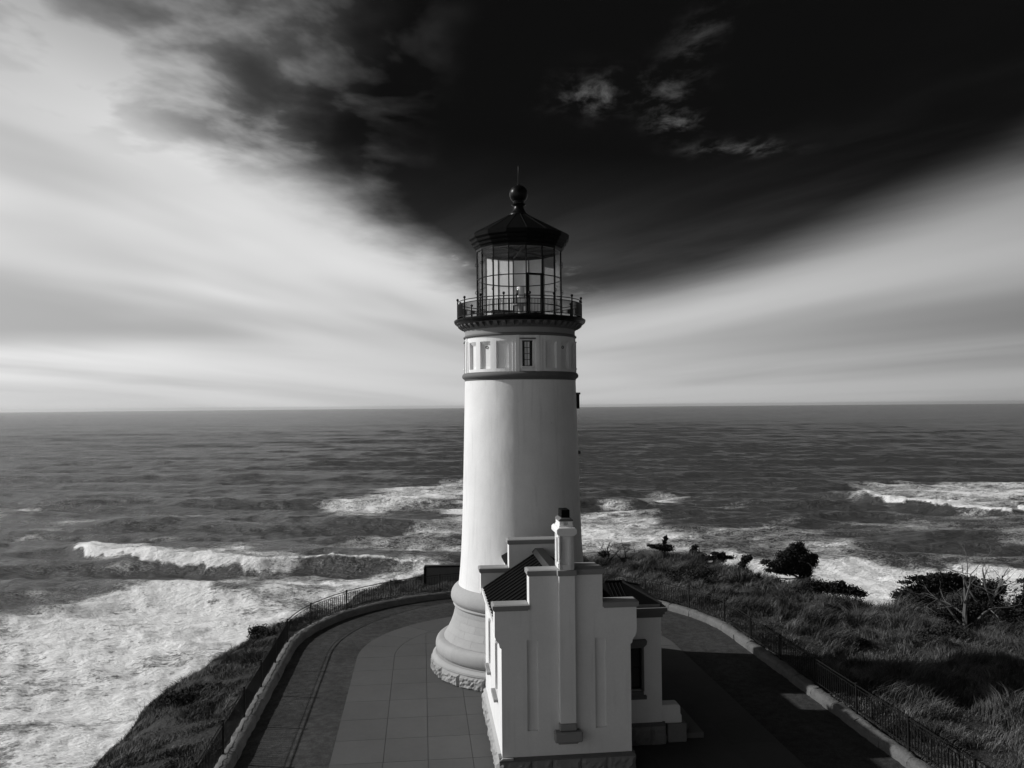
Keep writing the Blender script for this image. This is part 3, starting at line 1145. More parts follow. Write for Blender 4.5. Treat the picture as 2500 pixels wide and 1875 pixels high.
# --- lantern room
LR, LZ0, LZ1 = 1.79, 14.40, 17.29
ca = [R(P0 + 22.5 * i) for i in range(16)]
def ring16(r, z0, z1, th):
    m = MB()
    v = []
    for a in ca:
        v += [pol(r, a, z0), pol(r, a, z1), pol(r - th, a, z1), pol(r - th, a, z0)]
    f = []
    for i in range(16):
        j = (i + 1) % 16
        f += [(i * 4 + q, j * 4 + q, j * 4 + (q + 1) % 4, i * 4 + (q + 1) % 4) for q in range(4)]
    return m.add(v, f)
frame = part('lantern_frame', ring16(LR + 0.03, LZ0 - 0.02, LZ0 + 0.11, 0.10), M['metal'], LH)
part('glazing_ring', ring16(LR + 0.022, 14.905, 14.94, 0.045), M['metal'], frame)
part('glazing_ring', ring16(LR + 0.022, 16.085, 16.12, 0.045), M['metal'], frame)
part('head_ring', ring16(LR + 0.04, 17.25, 17.36, 0.12), M['metal'], frame)
mm = MB().box(-0.021, 0.021, -0.03, 0.03, LZ0 + 0.11, 17.25).mesh('mullion')
gm = MB().tube([(0.0, -0.03 - 0.055 * math.sin(a), 0.06 * math.cos(a)) for a in np.linspace(0, math.pi, 9)], 0.011, 5).mesh('grab_handle', 60)
for a in ca:
    link('mullion', mm, M['metal'], frame, turn(a, LR))
    for z in (16.71, 15.55):
        link('grab_handle', gm, M['metal'], frame, turn(a, LR + 0.0, z))
side = 2 * LR * math.sin(R(11.25))
ap = LR * math.cos(R(11.25))
tiers = ((LZ0 + 0.11, 14.905), (14.94, 16.085), (16.12, 17.25))
for z0, z1 in tiers:
    a_, b_ = side / 2 - 0.02, z0 + 0.002
    gmesh = MB().add([(-a_, 0, b_), (a_, 0, b_), (a_, 0, z1 - 0.002), (-a_, 0, z1 - 0.002)], [(0, 1, 2, 3)]).mesh('pane')
    gm2 = gmesh.copy()
    for i in range(16):
        rear_right = 70 < (P0 + 22.5 * i + 11.25) % 360 < 238  # rear and right panes are milky, front and left ones clear
        link('pane', gm2 if rear_right else gmesh, M['hazed' if rear_right else 'glass'], frame, turn(R(P0 + 22.5 * i + 11.25), ap))
d = MB()
w2 = side / 2 - 0.005
d.box(-w2, -w2 + 0.08, -0.05, 0.04, 14.42, 16.15)
d.box(w2 - 0.08, w2, -0.05, 0.04, 14.42, 16.15)
d.box(-w2 + 0.08, w2 - 0.08, -0.048, 0.038, 16.07, 16.15)
d.box(-w2 + 0.08, w2 - 0.08, -0.048, 0.038, 14.42, 14.54)
part('door_frame', d, M['metal'], frame, mw=turn(R(P0 + 11.25), ap))

# --- lantern roof
roof = MB()
ringp = [(1.78, 17.36), (1.86, 17.36), (1.88, 17.42), (1.93, 17.45), (1.95, 17.55), (2.03, 17.60), (2.05, 17.70), (2.13, 17.76), (2.15, 17.90), (2.10, 17.93),
         (0.40, 18.86), (0.0, 18.90)]
k = len(ringp)
v = [pol(r, a, z) for a in ca for r, z in ringp]
f = []
for i in range(16):
    j = (i + 1) % 16
    f += [(i * k + q, j * k + q, j * k + q + 1, i * k + q + 1) for q in range(k - 1)]
roof.add(v, f)
lr = part('lantern_roof', roof, M['roofiron'], LH)
hip = MB().tube([(0, -2.09, 17.935), (0, -0.38, 18.875)], 0.014, 5).mesh('roof_rib')
for a in ca:
    link('roof_rib', hip, M['roofiron'], lr, Matrix.Rotation(a, 4, 'Z'))
part('lantern_ceiling', MB().add([pol(1.80, a, 17.40) for a in ca], [tuple(range(15, -1, -1))]), M['ceiling'], lr)
beam = MB().box(-0.03, 0.03, -1.72, 0.0, 17.30, 17.395).mesh('ceiling_rib')
for a in ca[::2]:
    link('ceiling_rib', beam, M['ceiling'], lr, Matrix.Rotation(a, 4, 'Z'))
vent = part('ventilator', MB().lathe([(0.42, 18.84), (0.40, 18.90), (0.33, 18.93), (0.34, 18.97), (0.27, 19.03), (0.215, 19.16), (0.205, 19.24), (0.27, 19.27), (0.315, 19.31),
                                      (0.27, 19.35), (0.22, 19.38), (0.24, 19.41)]
                                     + [(0.39 * math.cos(a), 19.76 + 0.39 * math.sin(a)) for a in np.linspace(-0.92, 1.5, 22)] + [(0.0, 20.152)], 40), M['metal'], lr, 40)
part('lightning_rod', MB().lathe([(0.0, 20.10), (0.055, 20.12), (0.05, 20.18), (0.028, 20.20), (0.026, 20.6), (0.016, 20.95), (0.0, 20.99)], 10), M['metal'], lr, 40)

# --- window surround and vent hood on the seaward side of the shaft
o = small_window(LH, turn(R(96), 2.375, 10.66), 0.50, 0.62, 2, 2, M['metal'], 0.05, 0.10, name='shaft_window')
part('window_hood', MB().box(-0.32, 0.32, -0.13, 0.05, 0.6, 0.68), M['trim'], o)
part('vent_hood', MB().box(-0.10, 0.10, -0.09, 0.06, 0, 0.14), M['trim'], LH, bevel=0.01, mw=turn(R(94), 2.43, 8.74))

# --- beacon inside the lantern
bc = thing('beacon_lamp', 'drum-shaped beacon lamp on a pedestal inside the glazed lantern', 'beacon', (0.05, 0.0, 14.40))
part('pedestal', MB().lathe([(0.0, 0.0), (0.30, 0.0), (0.30, 0.05), (0.12, 0.10), (0.10, 0.60), (0.32, 0.64), (0.32, 0.70), (0.0, 0.70)], 24), M['coping'], bc, 40)
part('yoke', MB().box(-0.20, -0.16, -0.05, 0.05, 0.70, 1.15).box(0.16, 0.20, -0.05, 0.05, 0.70, 1.15).box(-0.16, 0.16, -0.04, 0.04, 0.70, 0.76), M['metal'], bc)
part('drum', MB().lathe([(0.0, 0.98), (0.15, 0.98), (0.16, 1.0), (0.16, 1.40), (0.15, 1.42), (0.0, 1.42)], 28), M['paint'], bc, 40)
part('lens', MB().lathe([(0.165, 1.08), (0.19, 1.14), (0.20, 1.20), (0.19, 1.28), (0.165, 1.34)], 20, R(-110), R(-40)), M['window'], bc, 40)
cb = thing('control_cabinet', 'low dark equipment cabinet on the lantern room floor', 'cabinet', (-0.75, 0.25, 14.40), R(20))
part('cabinet_body', MB().box(-0.42, 0.42, -0.2, 0.2, 0.0, 0.42), M['concrete'], cb, bevel=0.01)
part('cabinet_lid', MB().box(-0.45, 0.45, -0.23, 0.23, 0.42, 0.46), M['metal'], cb, bevel=0.008)

# ------------------------------------------------------------------ workroom building
BD = thing('workroom', 'white stepped-gable workroom with tall chimney joined to the lighthouse foot', 'building', (0, 0, 0), SITE)
HF, HR, HW, KW, PT = -10.8, -4.7, 1.9, 2.09, 0.70
WT = 0.5


def coping(x0, x1, y0, y1, z, parent, h=0.14, name='coping'):
    m = MB()
    m.box(x0, x1, y0, y1, z - h, z - 0.025)
    s = 0.05
    m.add([(x0, y0, z - 0.025), (x1, y0, z - 0.025), (x1, y1, z - 0.025), (x0, y1, z - 0.025),
           (x0 + s, y0 + s, z), (x1 - s, y0 + s, z), (x1 - s, y1 - s, z), (x0 + s, y1 - s, z)],
          [(0, 1, 5, 4), (1, 2, 6, 5), (2, 3, 7, 6), (3, 0, 4, 7), (4, 5, 6, 7)])
    # drip moulding under the slab
    m.box(x0 + 0.035, x1 - 0.035, y0 + 0.035, y1 - 0.035, z - h - 0.04, z - h)
    return part(name, m, M['coping'], parent)


def gable(y0, y1, front):
    m = MB()
    if front:
        xs = [-HW, -1.16, -0.84, 0.84, 1.16, HW]
        zz = [PT, 1.42, 4.02, 4.15]
        dep = [[0.0] * 3 for _ in range(5)]
        dep[1][1] = dep[3][1] = -0.085
        m.relief(xs, zz, dep, lambda x, z, q: (x, y0 - q, z), -(y1 - y0))
        m.add([(-HW, y1, PT), (HW, y1, PT), (HW, y1, 4.15), (-HW, y1, 4.15)], [(1, 0, 3, 2)])
    else:
        m.box(-HW, HW, y0, y1, PT, 4.15)
    # corbelled shoulders and the stepped top
    for s in (-1, 1):
        pr = [(s * HW, 3.80), (s * (HW + 0.05), 3.84), (s * (HW + 0.07), 3.95), (s * (HW + 0.15), 4.05), (s * KW, 4.15), (s * HW, 4.15)]
        m.prism(pr if s > 0 else pr[::-1], 'y', y0, y1)
    m.prism([(-KW, 4.15), (KW, 4.15), (KW, 4.92), (1.08, 4.92), (1.08, 5.90), (-1.08, 5.90), (-1.08, 4.92), (-KW, 4.92)], 'y', y0, y1)
    g = part('front_gable' if front else 'rear_gable', m, M['paint'], BD)
    e = 0.06
    for s in (-1, 1):
        xa, xb = sorted((s * (KW + e), s * 1.082))
        coping(xa, xb, y0 - e, y1 + e, 5.06, g)
    coping(-1.08 - e, 1.08 + e, y0 - e, y1 + e, 6.04, g)
    return g


G = gable(HF, HF + WT, True)
gable(HR - WT, HR, False)

# side walls with windows
def side_wall(s, wins):
    ys = [HF + WT]
    for c in wins:
        ys += [c - 0.42, c + 0.42]
    ys += [HR - WT]
    zz = [PT, 1.95, 3.62, 4.30]
    dep = [[0.0] * 3 for _ in range(len(ys) - 1)]
    for i in range(1, len(ys) - 1, 2):
        dep[i][1] = -0.20
    m = MB().relief(ys, zz, dep, lambda y, z, q: (s * (HW + q), y, z), -0.4)
    w = part('side_wall', m, M['paint'], BD, weld=True)
    for c in wins:
        mw = Matrix.Translation((s * (HW - 0.19), c, 1.97)) @ Matrix.Rotation(s * math.pi / 2, 4, 'Z')
        small_window(w, mw, 0.82, 1.63, 2, 4, M['paint'], 0.06, 0.05, name='sash_window')
        part('window_sill', MB().box(-0.52, 0.52, -0.32, -0.02, 1.85, 1.945), M['coping'], w, bevel=0.01,
             mw=Matrix.Translation((s * (HW - 0.19), c, 0)) @ Matrix.Rotation(s * math.pi / 2, 4, 'Z'))
        part('window_head', MB().box(-0.54, 0.54, -0.27, -0.02, 3.625, 3.74), M['paint'], w, bevel=0.01,
             mw=Matrix.Translation((s * (HW - 0.19), c, 0)) @ Matrix.Rotation(s * math.pi / 2, 4, 'Z'))
    # moulded eaves
    part('eaves', MB().box(min(s * HW, s * (HW + 0.10)), max(s * HW, s * (HW + 0.10)), HF + WT + 0.01, HR - WT - 0.01, 4.12, 4.22)
         .box(min(s * HW, s * (HW + 0.17)), max(s * HW, s * (HW + 0.17)), HF + WT + 0.01, HR - WT - 0.01, 4.22, 4.36), M['paint'], w)
    return w


side_wall(-1, [-9.05, -6.45])
side_wall(1, [])

# roof
RZ0, RZ1, RXE = 4.38, 5.64, 2.0
for s in (-1, 1):
    pr = [(s * RXE, RZ0), (s * RXE, RZ0 - 0.05), (0, RZ1 - 0.08), (0, RZ1)]
    rs = part('roof_slope', MB().prism(pr if s < 0 else pr[::-1], 'y', HF + WT + 0.005, HR - WT - 0.005), M['roof'], BD, weld=True)
    L = math.hypot(RXE, RZ1 - RZ0)
    tilt = math.atan2(RZ1 - RZ0, RXE)
    rib = MB().prism([(-0.07, 0), (0.07, 0), (0.045, 0.04), (-0.045, 0.04)], 'x', 0.0, L - 0.12).mesh('roof_rib')
    nr = 13
    for i in range(nr):
        y = HF + WT + 0.2 + (HR - HF - 2 * WT - 0.4) * i / (nr - 1)
        mw = Matrix.Translation((s * (RXE + 0.02), y, RZ0 - 0.012)) @ Matrix.Rotation(math.pi if s > 0 else 0.0, 4, 'Z') @ Matrix.Rotation(-tilt, 4, 'Y')
        link('roof_rib', rib, M['roof'], rs, mw)
part('ridge_cap', MB().prism([(-0.26, RZ1 - 0.06), (0.26, RZ1 - 0.06), (0.14, RZ1 + 0.07), (-0.14, RZ1 + 0.07)], 'y', HF + WT + 0.006, HR - WT - 0.006), M['roofcap'], BD)

# chimney breast on the front gable, with its bracket
ps = part('chimney_breast', MB().box(-0.235, 0.235, HF - 0.20, HF - 0.001, 1.66, 5.88), M['paint'], BD, bevel=0.008)
part('chimney_bracket', MB().box(-0.25, 0.25, HF - 0.22, HF - 0.002, 1.44, 1.655)
     .add([], []).box(-0.40, 0.40, HF - 0.30, HF - 0.002, 1.14, 1.435).box(-0.30, 0.30, HF - 0.20, HF - 0.003, 1.06, 1.135), M['coping'], ps, bevel=0.03)
part('chimney_band', MB().box(-0.28, 0.28, HF - 0.26, HF - 0.062, 5.885, 6.045), M['coping'], ps, bevel=0.01)
cx, cy0, cy1 = 0.0, HF - 0.20, HF + 0.62
ch = MB()
xs, zz = [-0.215, -0.105, 0.02, 0.105, 0.215], [6.046, 6.20, 6.93, 7.03]
dep = [[0, 0, 0], [0, -0.05, 0], [0, -0.05, 0], [0, 0, 0]]
ch.relief([-0.215, -0.10, 0.06, 0.215], zz, [[0, 0, 0], [0, -0.05, 0], [0, 0, 0]], lambda x, z, q: (x, cy0 - q, z), -0.3)
ch.relief([-0.215, -0.10, 0.06, 0.215], zz, [[0, 0, 0], [0, -0.05, 0], [0, 0, 0]], lambda x, z, q: (-x, cy1 + q, z), -0.3)
ch.relief([cy0, cy0 + 0.16, cy1 - 0.16, cy1], zz, [[0, 0, 0], [0, -0.05, 0], [0, 0, 0]], lambda y, z, q: (-0.215 - q, -y + cy0 + cy1, z), -0.1)
ch.relief([cy0, cy0 + 0.16, cy1 - 0.16, cy1], zz, [[0, 0, 0], [0, -0.05, 0], [0, 0, 0]], lambda y, z, q: (0.215 + q, y, z), -0.1)
cm = part('chimney', ch, M['paint'], BD)
part('chimney_cap', MB().prism([(-0.215, 7.03), (0.215, 7.03), (0.30, 7.10), (0.30, 7.22), (0.24, 7.27), (-0.24, 7.27), (-0.30, 7.22), (-0.30, 7.10)], 'y', cy0 - 0.08, cy1 + 0.08), M['paint'], cm, bevel=0.012)
part('chimney_neck', MB().box(-0.205, 0.205, cy0 + 0.04, cy1 - 0.04, 7.271, 7.32).box(-0.19, -0.07, cy0 + 0.06, cy1 - 0.06, 7.32, 7.44)
     .box(0.07, 0.19, cy0 + 0.06, cy1 - 0.06, 7.32, 7.44).box(-0.07, 0.07, cy0 + 0.14, cy1 - 0.14, 7.32, 7.44), M['paint'], cm)
part('chimney_collar', MB().prism([(-0.21, 7.44), (0.21, 7.44), (0.20, 7.49), (0.14, 7.53), (-0.14, 7.53), (-0.20, 7.49)], 'y', cy0 + 0.04, cy1 - 0.04), M['trim'], cm)
part('chimney_pot', MB().box(-0.125, 0.125, cy0 + 0.14, cy1 - 0.14, 7.53, 7.76), M['roof'], cm, bevel=0.012)

# rock-faced plinth of the building, stone by stone
def plinth_run(p0, p1, nst, seed, mat, h=0.60):
    p0, p1 = Vector((*p0, 0)), Vector((*p1, 0))
    d = p1 - p0
    ang = math.atan2(d.y, d.x)
    g = np.random.default_rng(seed)
    w = g.uniform(0.75, 1.25, nst)
    w = w / w.sum() * d.length
    s = 0.0
    for i in range(nst):
        c = p0 + d.normalized() * (s + w[i] / 2)
        m = rock_block(w[i] - 0.015, h, 0.3, seed * 10 + i, max(6, int(w[i] / 0.09)), 7, 0.06)
        part('plinth_stone', m, mat, BD, mw=Matrix.Translation(c) @ Matrix.Rotation(ang, 4, 'Z'))
        s += w[i]
    t = MB()
    t.prism([(-0.01, h), (0.40, h), (0.40, PT + 0.0), (0.09, PT + 0.0), (-0.01, h + 0.035)][::-1], 'x', 0.0, d.length)
    part('water_table', t, M['stone'] if mat is M['rock'] else M['trim'], BD, mw=Matrix.Translation(p0) @ Matrix.Rotation(ang, 4, 'Z'))  # ledge over the shaded runs is darker, shade put into the colour


e = 0.085
plinth_run((-HW - e, HF - e), (HW + e, HF - e), 5, 31, M['shaderock'])
plinth_run((-HW - e, HR), (-HW - e, HF - e + 0.002), 8, 32, M['rock'])
plinth_run((HW + e, HF - e + 0.002), (HW + e, -8.9), 3, 33, M['shaderock'])

# passage between workroom and tower
part('passage_wall', MB().prism([(-0.98, 0.02), (0.98, 0.02), (0.98, 4.95), (0, 5.45), (-0.98, 4.95)], 'y', HR + 0.001, -2.3), M['paint'], BD)
part('passage_roof', MB().prism([(-1.08, 4.90), (-1.08, 4.97), (0, 5.58), (1.08, 4.97), (1.08, 4.90), (0, 5.50)][::-1], 'y', HR + 0.003, -2.32), M['roof'], BD, weld=True)

# entrance wing on the right with hipped roof
WX, WY0, WY1, WZ = 3.42, -8.73, -6.0, 4.02
wm = MB()
wm.relief([HW + 0.001, 2.30, 2.78, WX], [PT, 1.72, 3.10, WZ], [[0, 0, 0], [0, -0.16, 0], [0, 0, 0]], lambda x, z, q: (x, WY0 - q, z), -0.4)
wm.box(WX - 0.35, WX - 0.0005, WY0 + 0.0005, WY1, PT, WZ)
wm.box(HW + 0.001, WX - 0.351, WY1 - 0.3, WY1 - 0.001, PT, WZ)
wg = part('wing_wall', wm, M['paint'], BD)
sw = small_window(wg, Matrix.Translation((2.54, WY0 + 0.15, 1.74)), 0.46, 1.34, 1, 2, M['metal'], 0.05, 0.04, name='wing_window')
part('window_hood', MB().prism([(-0.26, 0.0), (0.26, 0.0), (0.36, 0.10), (0.38, 0.20), (0.36, 0.24), (-0.36, 0.24), (-0.38, 0.20), (-0.36, 0.10)], 'y', -0.30, -0.14), M['trim'], sw,
     mw=Matrix.Translation((0, 0, 1.36)))
part('window_sill', MB().box(-0.27, 0.27, -0.24, -0.04, -0.16, -0.03).box(-0.36, 0.36, -0.26, -0.145, -0.27, -0.161), M['trim'], sw)
part('window_jamb', MB().box(0.231, 0.30, -0.19, 0.0, -0.03, 1.36), M['trim'], sw)
c0 = part('wing_cornice', MB().box(HW + 0.002, WX + 0.05, WY0 - 0.05, WY1 + 0.05, WZ, WZ + 0.10)
          .box(HW + 0.002, WX + 0.10, WY0 - 0.10, WY1 + 0.10, WZ + 0.10, WZ + 0.20)
          .box(HW + 0.002, WX + 0.17, WY0 - 0.17, WY1 + 0.17, WZ + 0.20, WZ + 0.32), M['trim'], BD)
part('wing_band', MB().box(HW + 0.002, WX + 0.012, WY0 - 0.012, WY0 - 0.001, 3.52, 3.56), M['paint'], wg)
part('wing_parapet', MB().box(HW + 0.002, WX - 0.02, WY0 + 0.02, WY1 - 0.02, WZ + 0.32, WZ + 0.42), M['coping'], BD)
hz0, hz1 = WZ + 0.42, WZ + 0.86
xa, xb = HW + 0.002, WX + 0.02
ym = (WY0 + WY1) / 2
ridge_x = xb - 0.95
hr_ = MB().add([(xa, WY0 - 0.02, hz0), (xb, WY0 - 0.02, hz0), (xb, WY1 + 0.02, hz0), (xa, WY1 + 0.02, hz0), (xa, ym, hz1), (ridge_x, ym, hz1)],
               [(0, 1, 5, 4), (1, 2, 5), (2, 3, 4, 5), (3, 0, 4), (0, 3, 2, 1)])
wr = part('wing_roof', hr_, M['roof'], BD)
part('hip_cap', MB().tube([(xb - 0.01, WY0 - 0.01, hz0 + 0.02), (ridge_x, ym, hz1 + 0.02)], 0.035, 6), M['roofcap'], wr)
part('hip_cap', MB().tube([(xb - 0.01, WY1 + 0.01, hz0 + 0.02), (ridge_x, ym, hz1 + 0.02)], 0.035, 6), M['roof'], wr)
part('ridge_cap', MB().tube([(xa + 0.01, ym, hz1 + 0.02), (ridge_x, ym, hz1 + 0.022)], 0.04, 6), M['roof'], wr)
for i in range(4):
    t = (i + 0.5) / 4.6
    x = xa + (ridge_x - xa) * t + 0.05
    part('roof_seam', MB().tube([(x, WY0 - 0.02, hz0 + 0.006), (x, ym, hz1 + 0.006)], 0.018, 5), M['roof'], wr)
plinth_run((HW + 0.1, WY0 - e), (WX + e, WY0 - e), 3, 34, M['shaderock'])
plinth_run((WX + e, WY0 - e + 0.002), (WX + e, WY1), 4, 35, M['shaderock'])
# entrance steps with a low white cheek wall
st = part('entrance_step', MB().box(WX + 0.19, WX + 1.45, WY0 + 0.25, WY1 - 0.2, 0.031, 0.20), M['trim'], BD, bevel=0.01)
part('entrance_step', MB().box(WX + 0.19, WX + 1.05, WY0 + 0.55, WY1 - 0.2, 0.201, 0.40), M['trim'], BD, bevel=0.01)
part('entrance_step', MB().box(WX + 0.10, WX + 0.65, WY0 + 0.55, WY1 - 0.2, 0.401, 0.60), M['trim'], BD, bevel=0.01)
part('cheek_wall', MB().prism([(WX + 0.001, 0.62), (WX + 0.66, 0.62), (WX + 0.66, 0.86), (WX + 0.62, 0.90), (WX + 0.62, 1.14), (WX + 0.55, 1.20), (WX + 0.001, 1.20)], 'y', WY0 + 0.06, WY0 + 0.50), M['paint'], BD, bevel=0.02)
part('cheek_base', MB().box(WX + 0.18, WX + 0.80, WY0 - 0.02, WY0 + 0.54, 0.031, 0.62), M['shaderock'], BD, bevel=0.03)


# ------------------------------------------------------------------ low stone curb wall under the fence
CW = thing('curb_wall', 'low rounded stone curb wall edging the asphalt path', 'wall', (0, 0, 0), SITE)
S0 = -2.36                                     # loop position of the post left of the tower
s_min, s_max = -19.0, math.pi * RR + 19.0
nst = 46
sl_ = (s_max - s_min) / nst
prof = [(-0.38, -0.02), (-0.38, 0.20), (-0.35, 0.27), (-0.29, 0.315), (-0.19, 0.335), (-0.08, 0.33), (0.02, 0.30), (0.07, 0.24), (0.08, -0.08)]
for i in range(nst):
    g = np.random.default_rng(500 + i)
    a, b = s_min + sl_ * i + 0.008, s_min + sl_ * (i + 1) - 0.008
    m = MB()
    ns = 7
    V, Fq = [], []
    dz, dn = g.normal(0, 0.006), g.normal(0, 0.005)
    for q in range(ns):
        p, nrm = loop_point(a + (b - a) * q / (ns - 1))
        endk = 0.988 if q in (0, ns - 1) else 1.0
        for dist, z in prof:
            jit = g.normal(0, 0.014)
            V.append((p.x + nrm.x * (dist * endk + dn + jit), p.y + nrm.y * (dist * endk + dn + jit), z * endk + (dz + jit if z > 0.1 else 0)))
    kk = len(prof)
    for q in range(ns - 1):
        Fq += [(q * kk + w, (q + 1) * kk + w, (q + 1) * kk + w + 1, q * kk + w + 1) for w in range(kk - 1)]
        Fq.append((q * kk + kk - 1, (q + 1) * kk + kk - 1, (q + 1) * kk, q * kk))
    Fq += [tuple(range(kk)), tuple((ns - 1) * kk + w for w in range(kk - 1, -1, -1))]
    m.add(V, Fq)
    part('curb_stone', m, M['curb'], CW, smooth=50, weld=True)

# ------------------------------------------------------------------ iron fence
FN = thing('iron_fence', 'black iron picket fence curving round the path above the cliff', 'fence', (0, 0, 0), SITE)
FS = 3.04
def fence_s(k): return S0 + FS * k
ks = [k for k in range(-6, 19) if s_min + 0.3 < fence_s(k) < s_max - 0.3]
fp = MB().box(-0.03, 0.03, -0.03, 0.03, 0.20, 1.32).box(-0.04, 0.04, -0.04, 0.04, 1.32, 1.345).mesh('post')
fpick = MB().box(-0.012, 0.012, -0.012, 0.012, 0.43, 1.16).mesh('picket')
def on_loop(s):
    p, nrm = loop_point(s)
    return Matrix.Translation(p) @ Matrix.Rotation(math.atan2(nrm.x, -nrm.y), 4, 'Z')
pick = []
for i, k in enumerate(ks):
    link('post', fp, M['fence'], FN, on_loop(fence_s(k)))
    if i < len(ks) - 1:
        pick += [fence_s(k) + FS * j / 19 for j in range(1, 19)]
for z, rad in ((1.27, 0.022), (1.16, 0.010), (0.43, 0.014)):
    a, b = fence_s(ks[0]), fence_s(ks[-1])
    nn = 130
    part('rail', MB().tube([loop_point(a + (b - a) * q / nn)[0] + Vector((0, 0, z)) for q in range(nn + 1)], rad, 5), M['fence'], FN, 50)
camL = Vector(site_local(CAM.x, CAM.y) + (0,))
pick.sort(key=lambda s: (loop_point(s)[0] - camL).length)
vis = [s for s in pick if loop_point(s)[0].y > -12.5]
for s in vis[:300]:
    link('picket', fpick, M['fence'], FN, on_loop(s))
rest = MB()
for s in vis[300:] + [s for s in pick if s not in set(vis)]:
    rest.box(-0.012, 0.012, -0.012, 0.012, 0.43, 1.16, on_loop(s))
tag(part('picket_run', rest, M['fence'], FN), kind='stuff')

# ------------------------------------------------------------------ lookout wall behind the fence
lw = thing('lookout_wall', 'low dark concrete lookout wall standing behind the fence left of the tower', 'wall', (-4.2, 16.8, 0.0), R(3))
part('wall_body', MB().box(-1.55, 3.4, -0.14, 0.14, -1.0, 0.90), M['concrete'], lw, bevel=0.01)
part('wall_cap', MB().box(-1.66, 3.45, -0.22, 0.22, 0.90, 0.99), M['metal'], lw, bevel=0.01)
part('end_post', MB().box(-1.70, -1.555, -0.20, 0.20, -1.0, 0.895), M['metal'], lw, bevel=0.01)


# ------------------------------------------------------------------ long grass on the headland
def build_grass():
    g = np.random.default_rng(21)
    N = 1500000
    th = np.radians(g.uniform(-180, 180, N))
    r = np.sqrt(g.uniform(9.8 ** 2, 34 ** 2, N))
    x, y = np.sin(th) * r, -np.cos(th) * r
    X, Y = site_local(x, y)
    d = out_dist(X, Y)
    e = r - edge_r(x, y)
    # only ground the lens can reach
    dep = y - CAM.y
    ok = (d > 0.12) & (e < 0.9) & (dep > 16) & (np.abs(x - CAM.x) < dep * 0.72 + 2)
    # tussocks: rounded clumps about a metre across, with bare dark gaps between them
    cx, cy = x * 0.95 + 2 * vnoise(x * 0.4, y * 0.4, 5), y * 0.95 + 2 * vnoise(x * 0.4, y * 0.4, 6)
    clump = fbm(cx, cy, 33, 3)
    patch = fbm(x * 0.28, y * 0.28, 35, 3)
    ok &= g.uniform(0, 1, N) < np.where(th < 0, 0.45, 0.30) + 2.4 * np.clip(clump - 0.38, 0, 1) + 0.5 * (patch - 0.4)
    x, y, clump, patch, d, th = x[ok], y[ok], clump[ok], patch[ok], d[ok], th[ok]
    n = len(x)
    z = ground_z(x, y) - 0.03
    left = th < 0
    tus = np.clip((clump - 0.30) / 0.4, 0, 1)
    near = np.clip((d - 0.1) / 1.6, 0, 1)
    h = (0.10 + 0.62 * tus * (0.4 + patch) * g.uniform(0.45, 1.3, n)) * np.where(left, 0.55, 1.0) * (0.30 + 0.70 * near)
    ang = g.uniform(0, 2 * np.pi, n)
    sweep = 2 * np.pi * fbm(x * 0.5, y * 0.5, 57, 2) * 2.5
    lx, ly = np.cos(sweep) + 0.45 + 0.55 * g.normal(size=n), np.sin(sweep) + 0.55 * g.normal(size=n)
    lean = h * (0.35 + 0.75 * g.uniform(0, 1, n))
    ll = np.hypot(lx, ly) + 1e-6
    lx, ly = lx / ll * lean, ly / ll * lean
    w = 0.006 + 0.007 * g.uniform(0, 1, n)
    ax, ay = np.cos(ang) * w, np.sin(ang) * w
    V = np.empty((n, 5, 3), np.float32)
    V[:, 0] = np.stack([x - ax, y - ay, z], 1)
    V[:, 1] = np.stack([x + ax, y + ay, z], 1)
    V[:, 2] = np.stack([x - ax * .75 + lx * .35, y - ay * .75 + ly * .35, z + h * .62], 1)
    V[:, 3] = np.stack([x + ax * .75 + lx * .35, y + ay * .75 + ly * .35, z + h * .62], 1)
    V[:, 4] = np.stack([x + lx, y + ly, z + h * .90], 1)
    b = np.arange(n)[:, None] * 5
    T = np.concatenate([b + np.array([0, 1, 3]), b + np.array([0, 3, 2]), b + np.array([2, 3, 4])], 0)
    tint = np.clip(0.55 + 0.9 * (fbm(x * 0.5 + 9, y * 0.5, 71) - 0.28) + 0.28 * g.normal(size=n), 0.3, 1.9)
    tint = np.where(left, tint * 1.25, tint * 1.1)  # left slope facing the sun is painted lighter
    me = fast_mesh('grass', V.reshape(-1, 3), T, {'tint': np.repeat(tint, 5)})
    tag(link('grass', me, M['grass']), 'long windblown grass covering the headland outside the fence', 'grass', kind='stuff')
    return n


build_grass()


# ------------------------------------------------------------------ shrubs and trees
def limb(mb, p, d, length, rad, g, depth, tips, bend=0.25, split=3, shrink=0.62):
    """a crooked tapering branch that forks"""
    pts, rs = [Vector(p)], [rad]
    q, dd = Vector(p), Vector(d).normalized()
    ns = 5
    for i in range(ns):
        dd = (dd + Vector(g.normal(0, bend, 3)) * 0.5).normalized()
        q = q + dd * (length / ns)
        pts.append(q.copy())
        rs.append(rad * (1 - 0.55 * (i + 1) / ns))
    mb.tube(pts, rs, 5)
    tips.append((q.copy(), length))
    if depth > 0:
        for i in range(split):
            k = int(g.integers(2, ns + 1))
            nd = (dd + Vector(g.normal(0, 0.75, 3))).normalized()
            nd.z = nd.z * 0.8 + 0.15
            limb(mb, pts[k], nd, length * shrink * g.uniform(0.7, 1.15), rs[k] * 0.62, g, depth - 1, tips, bend, split, shrink)


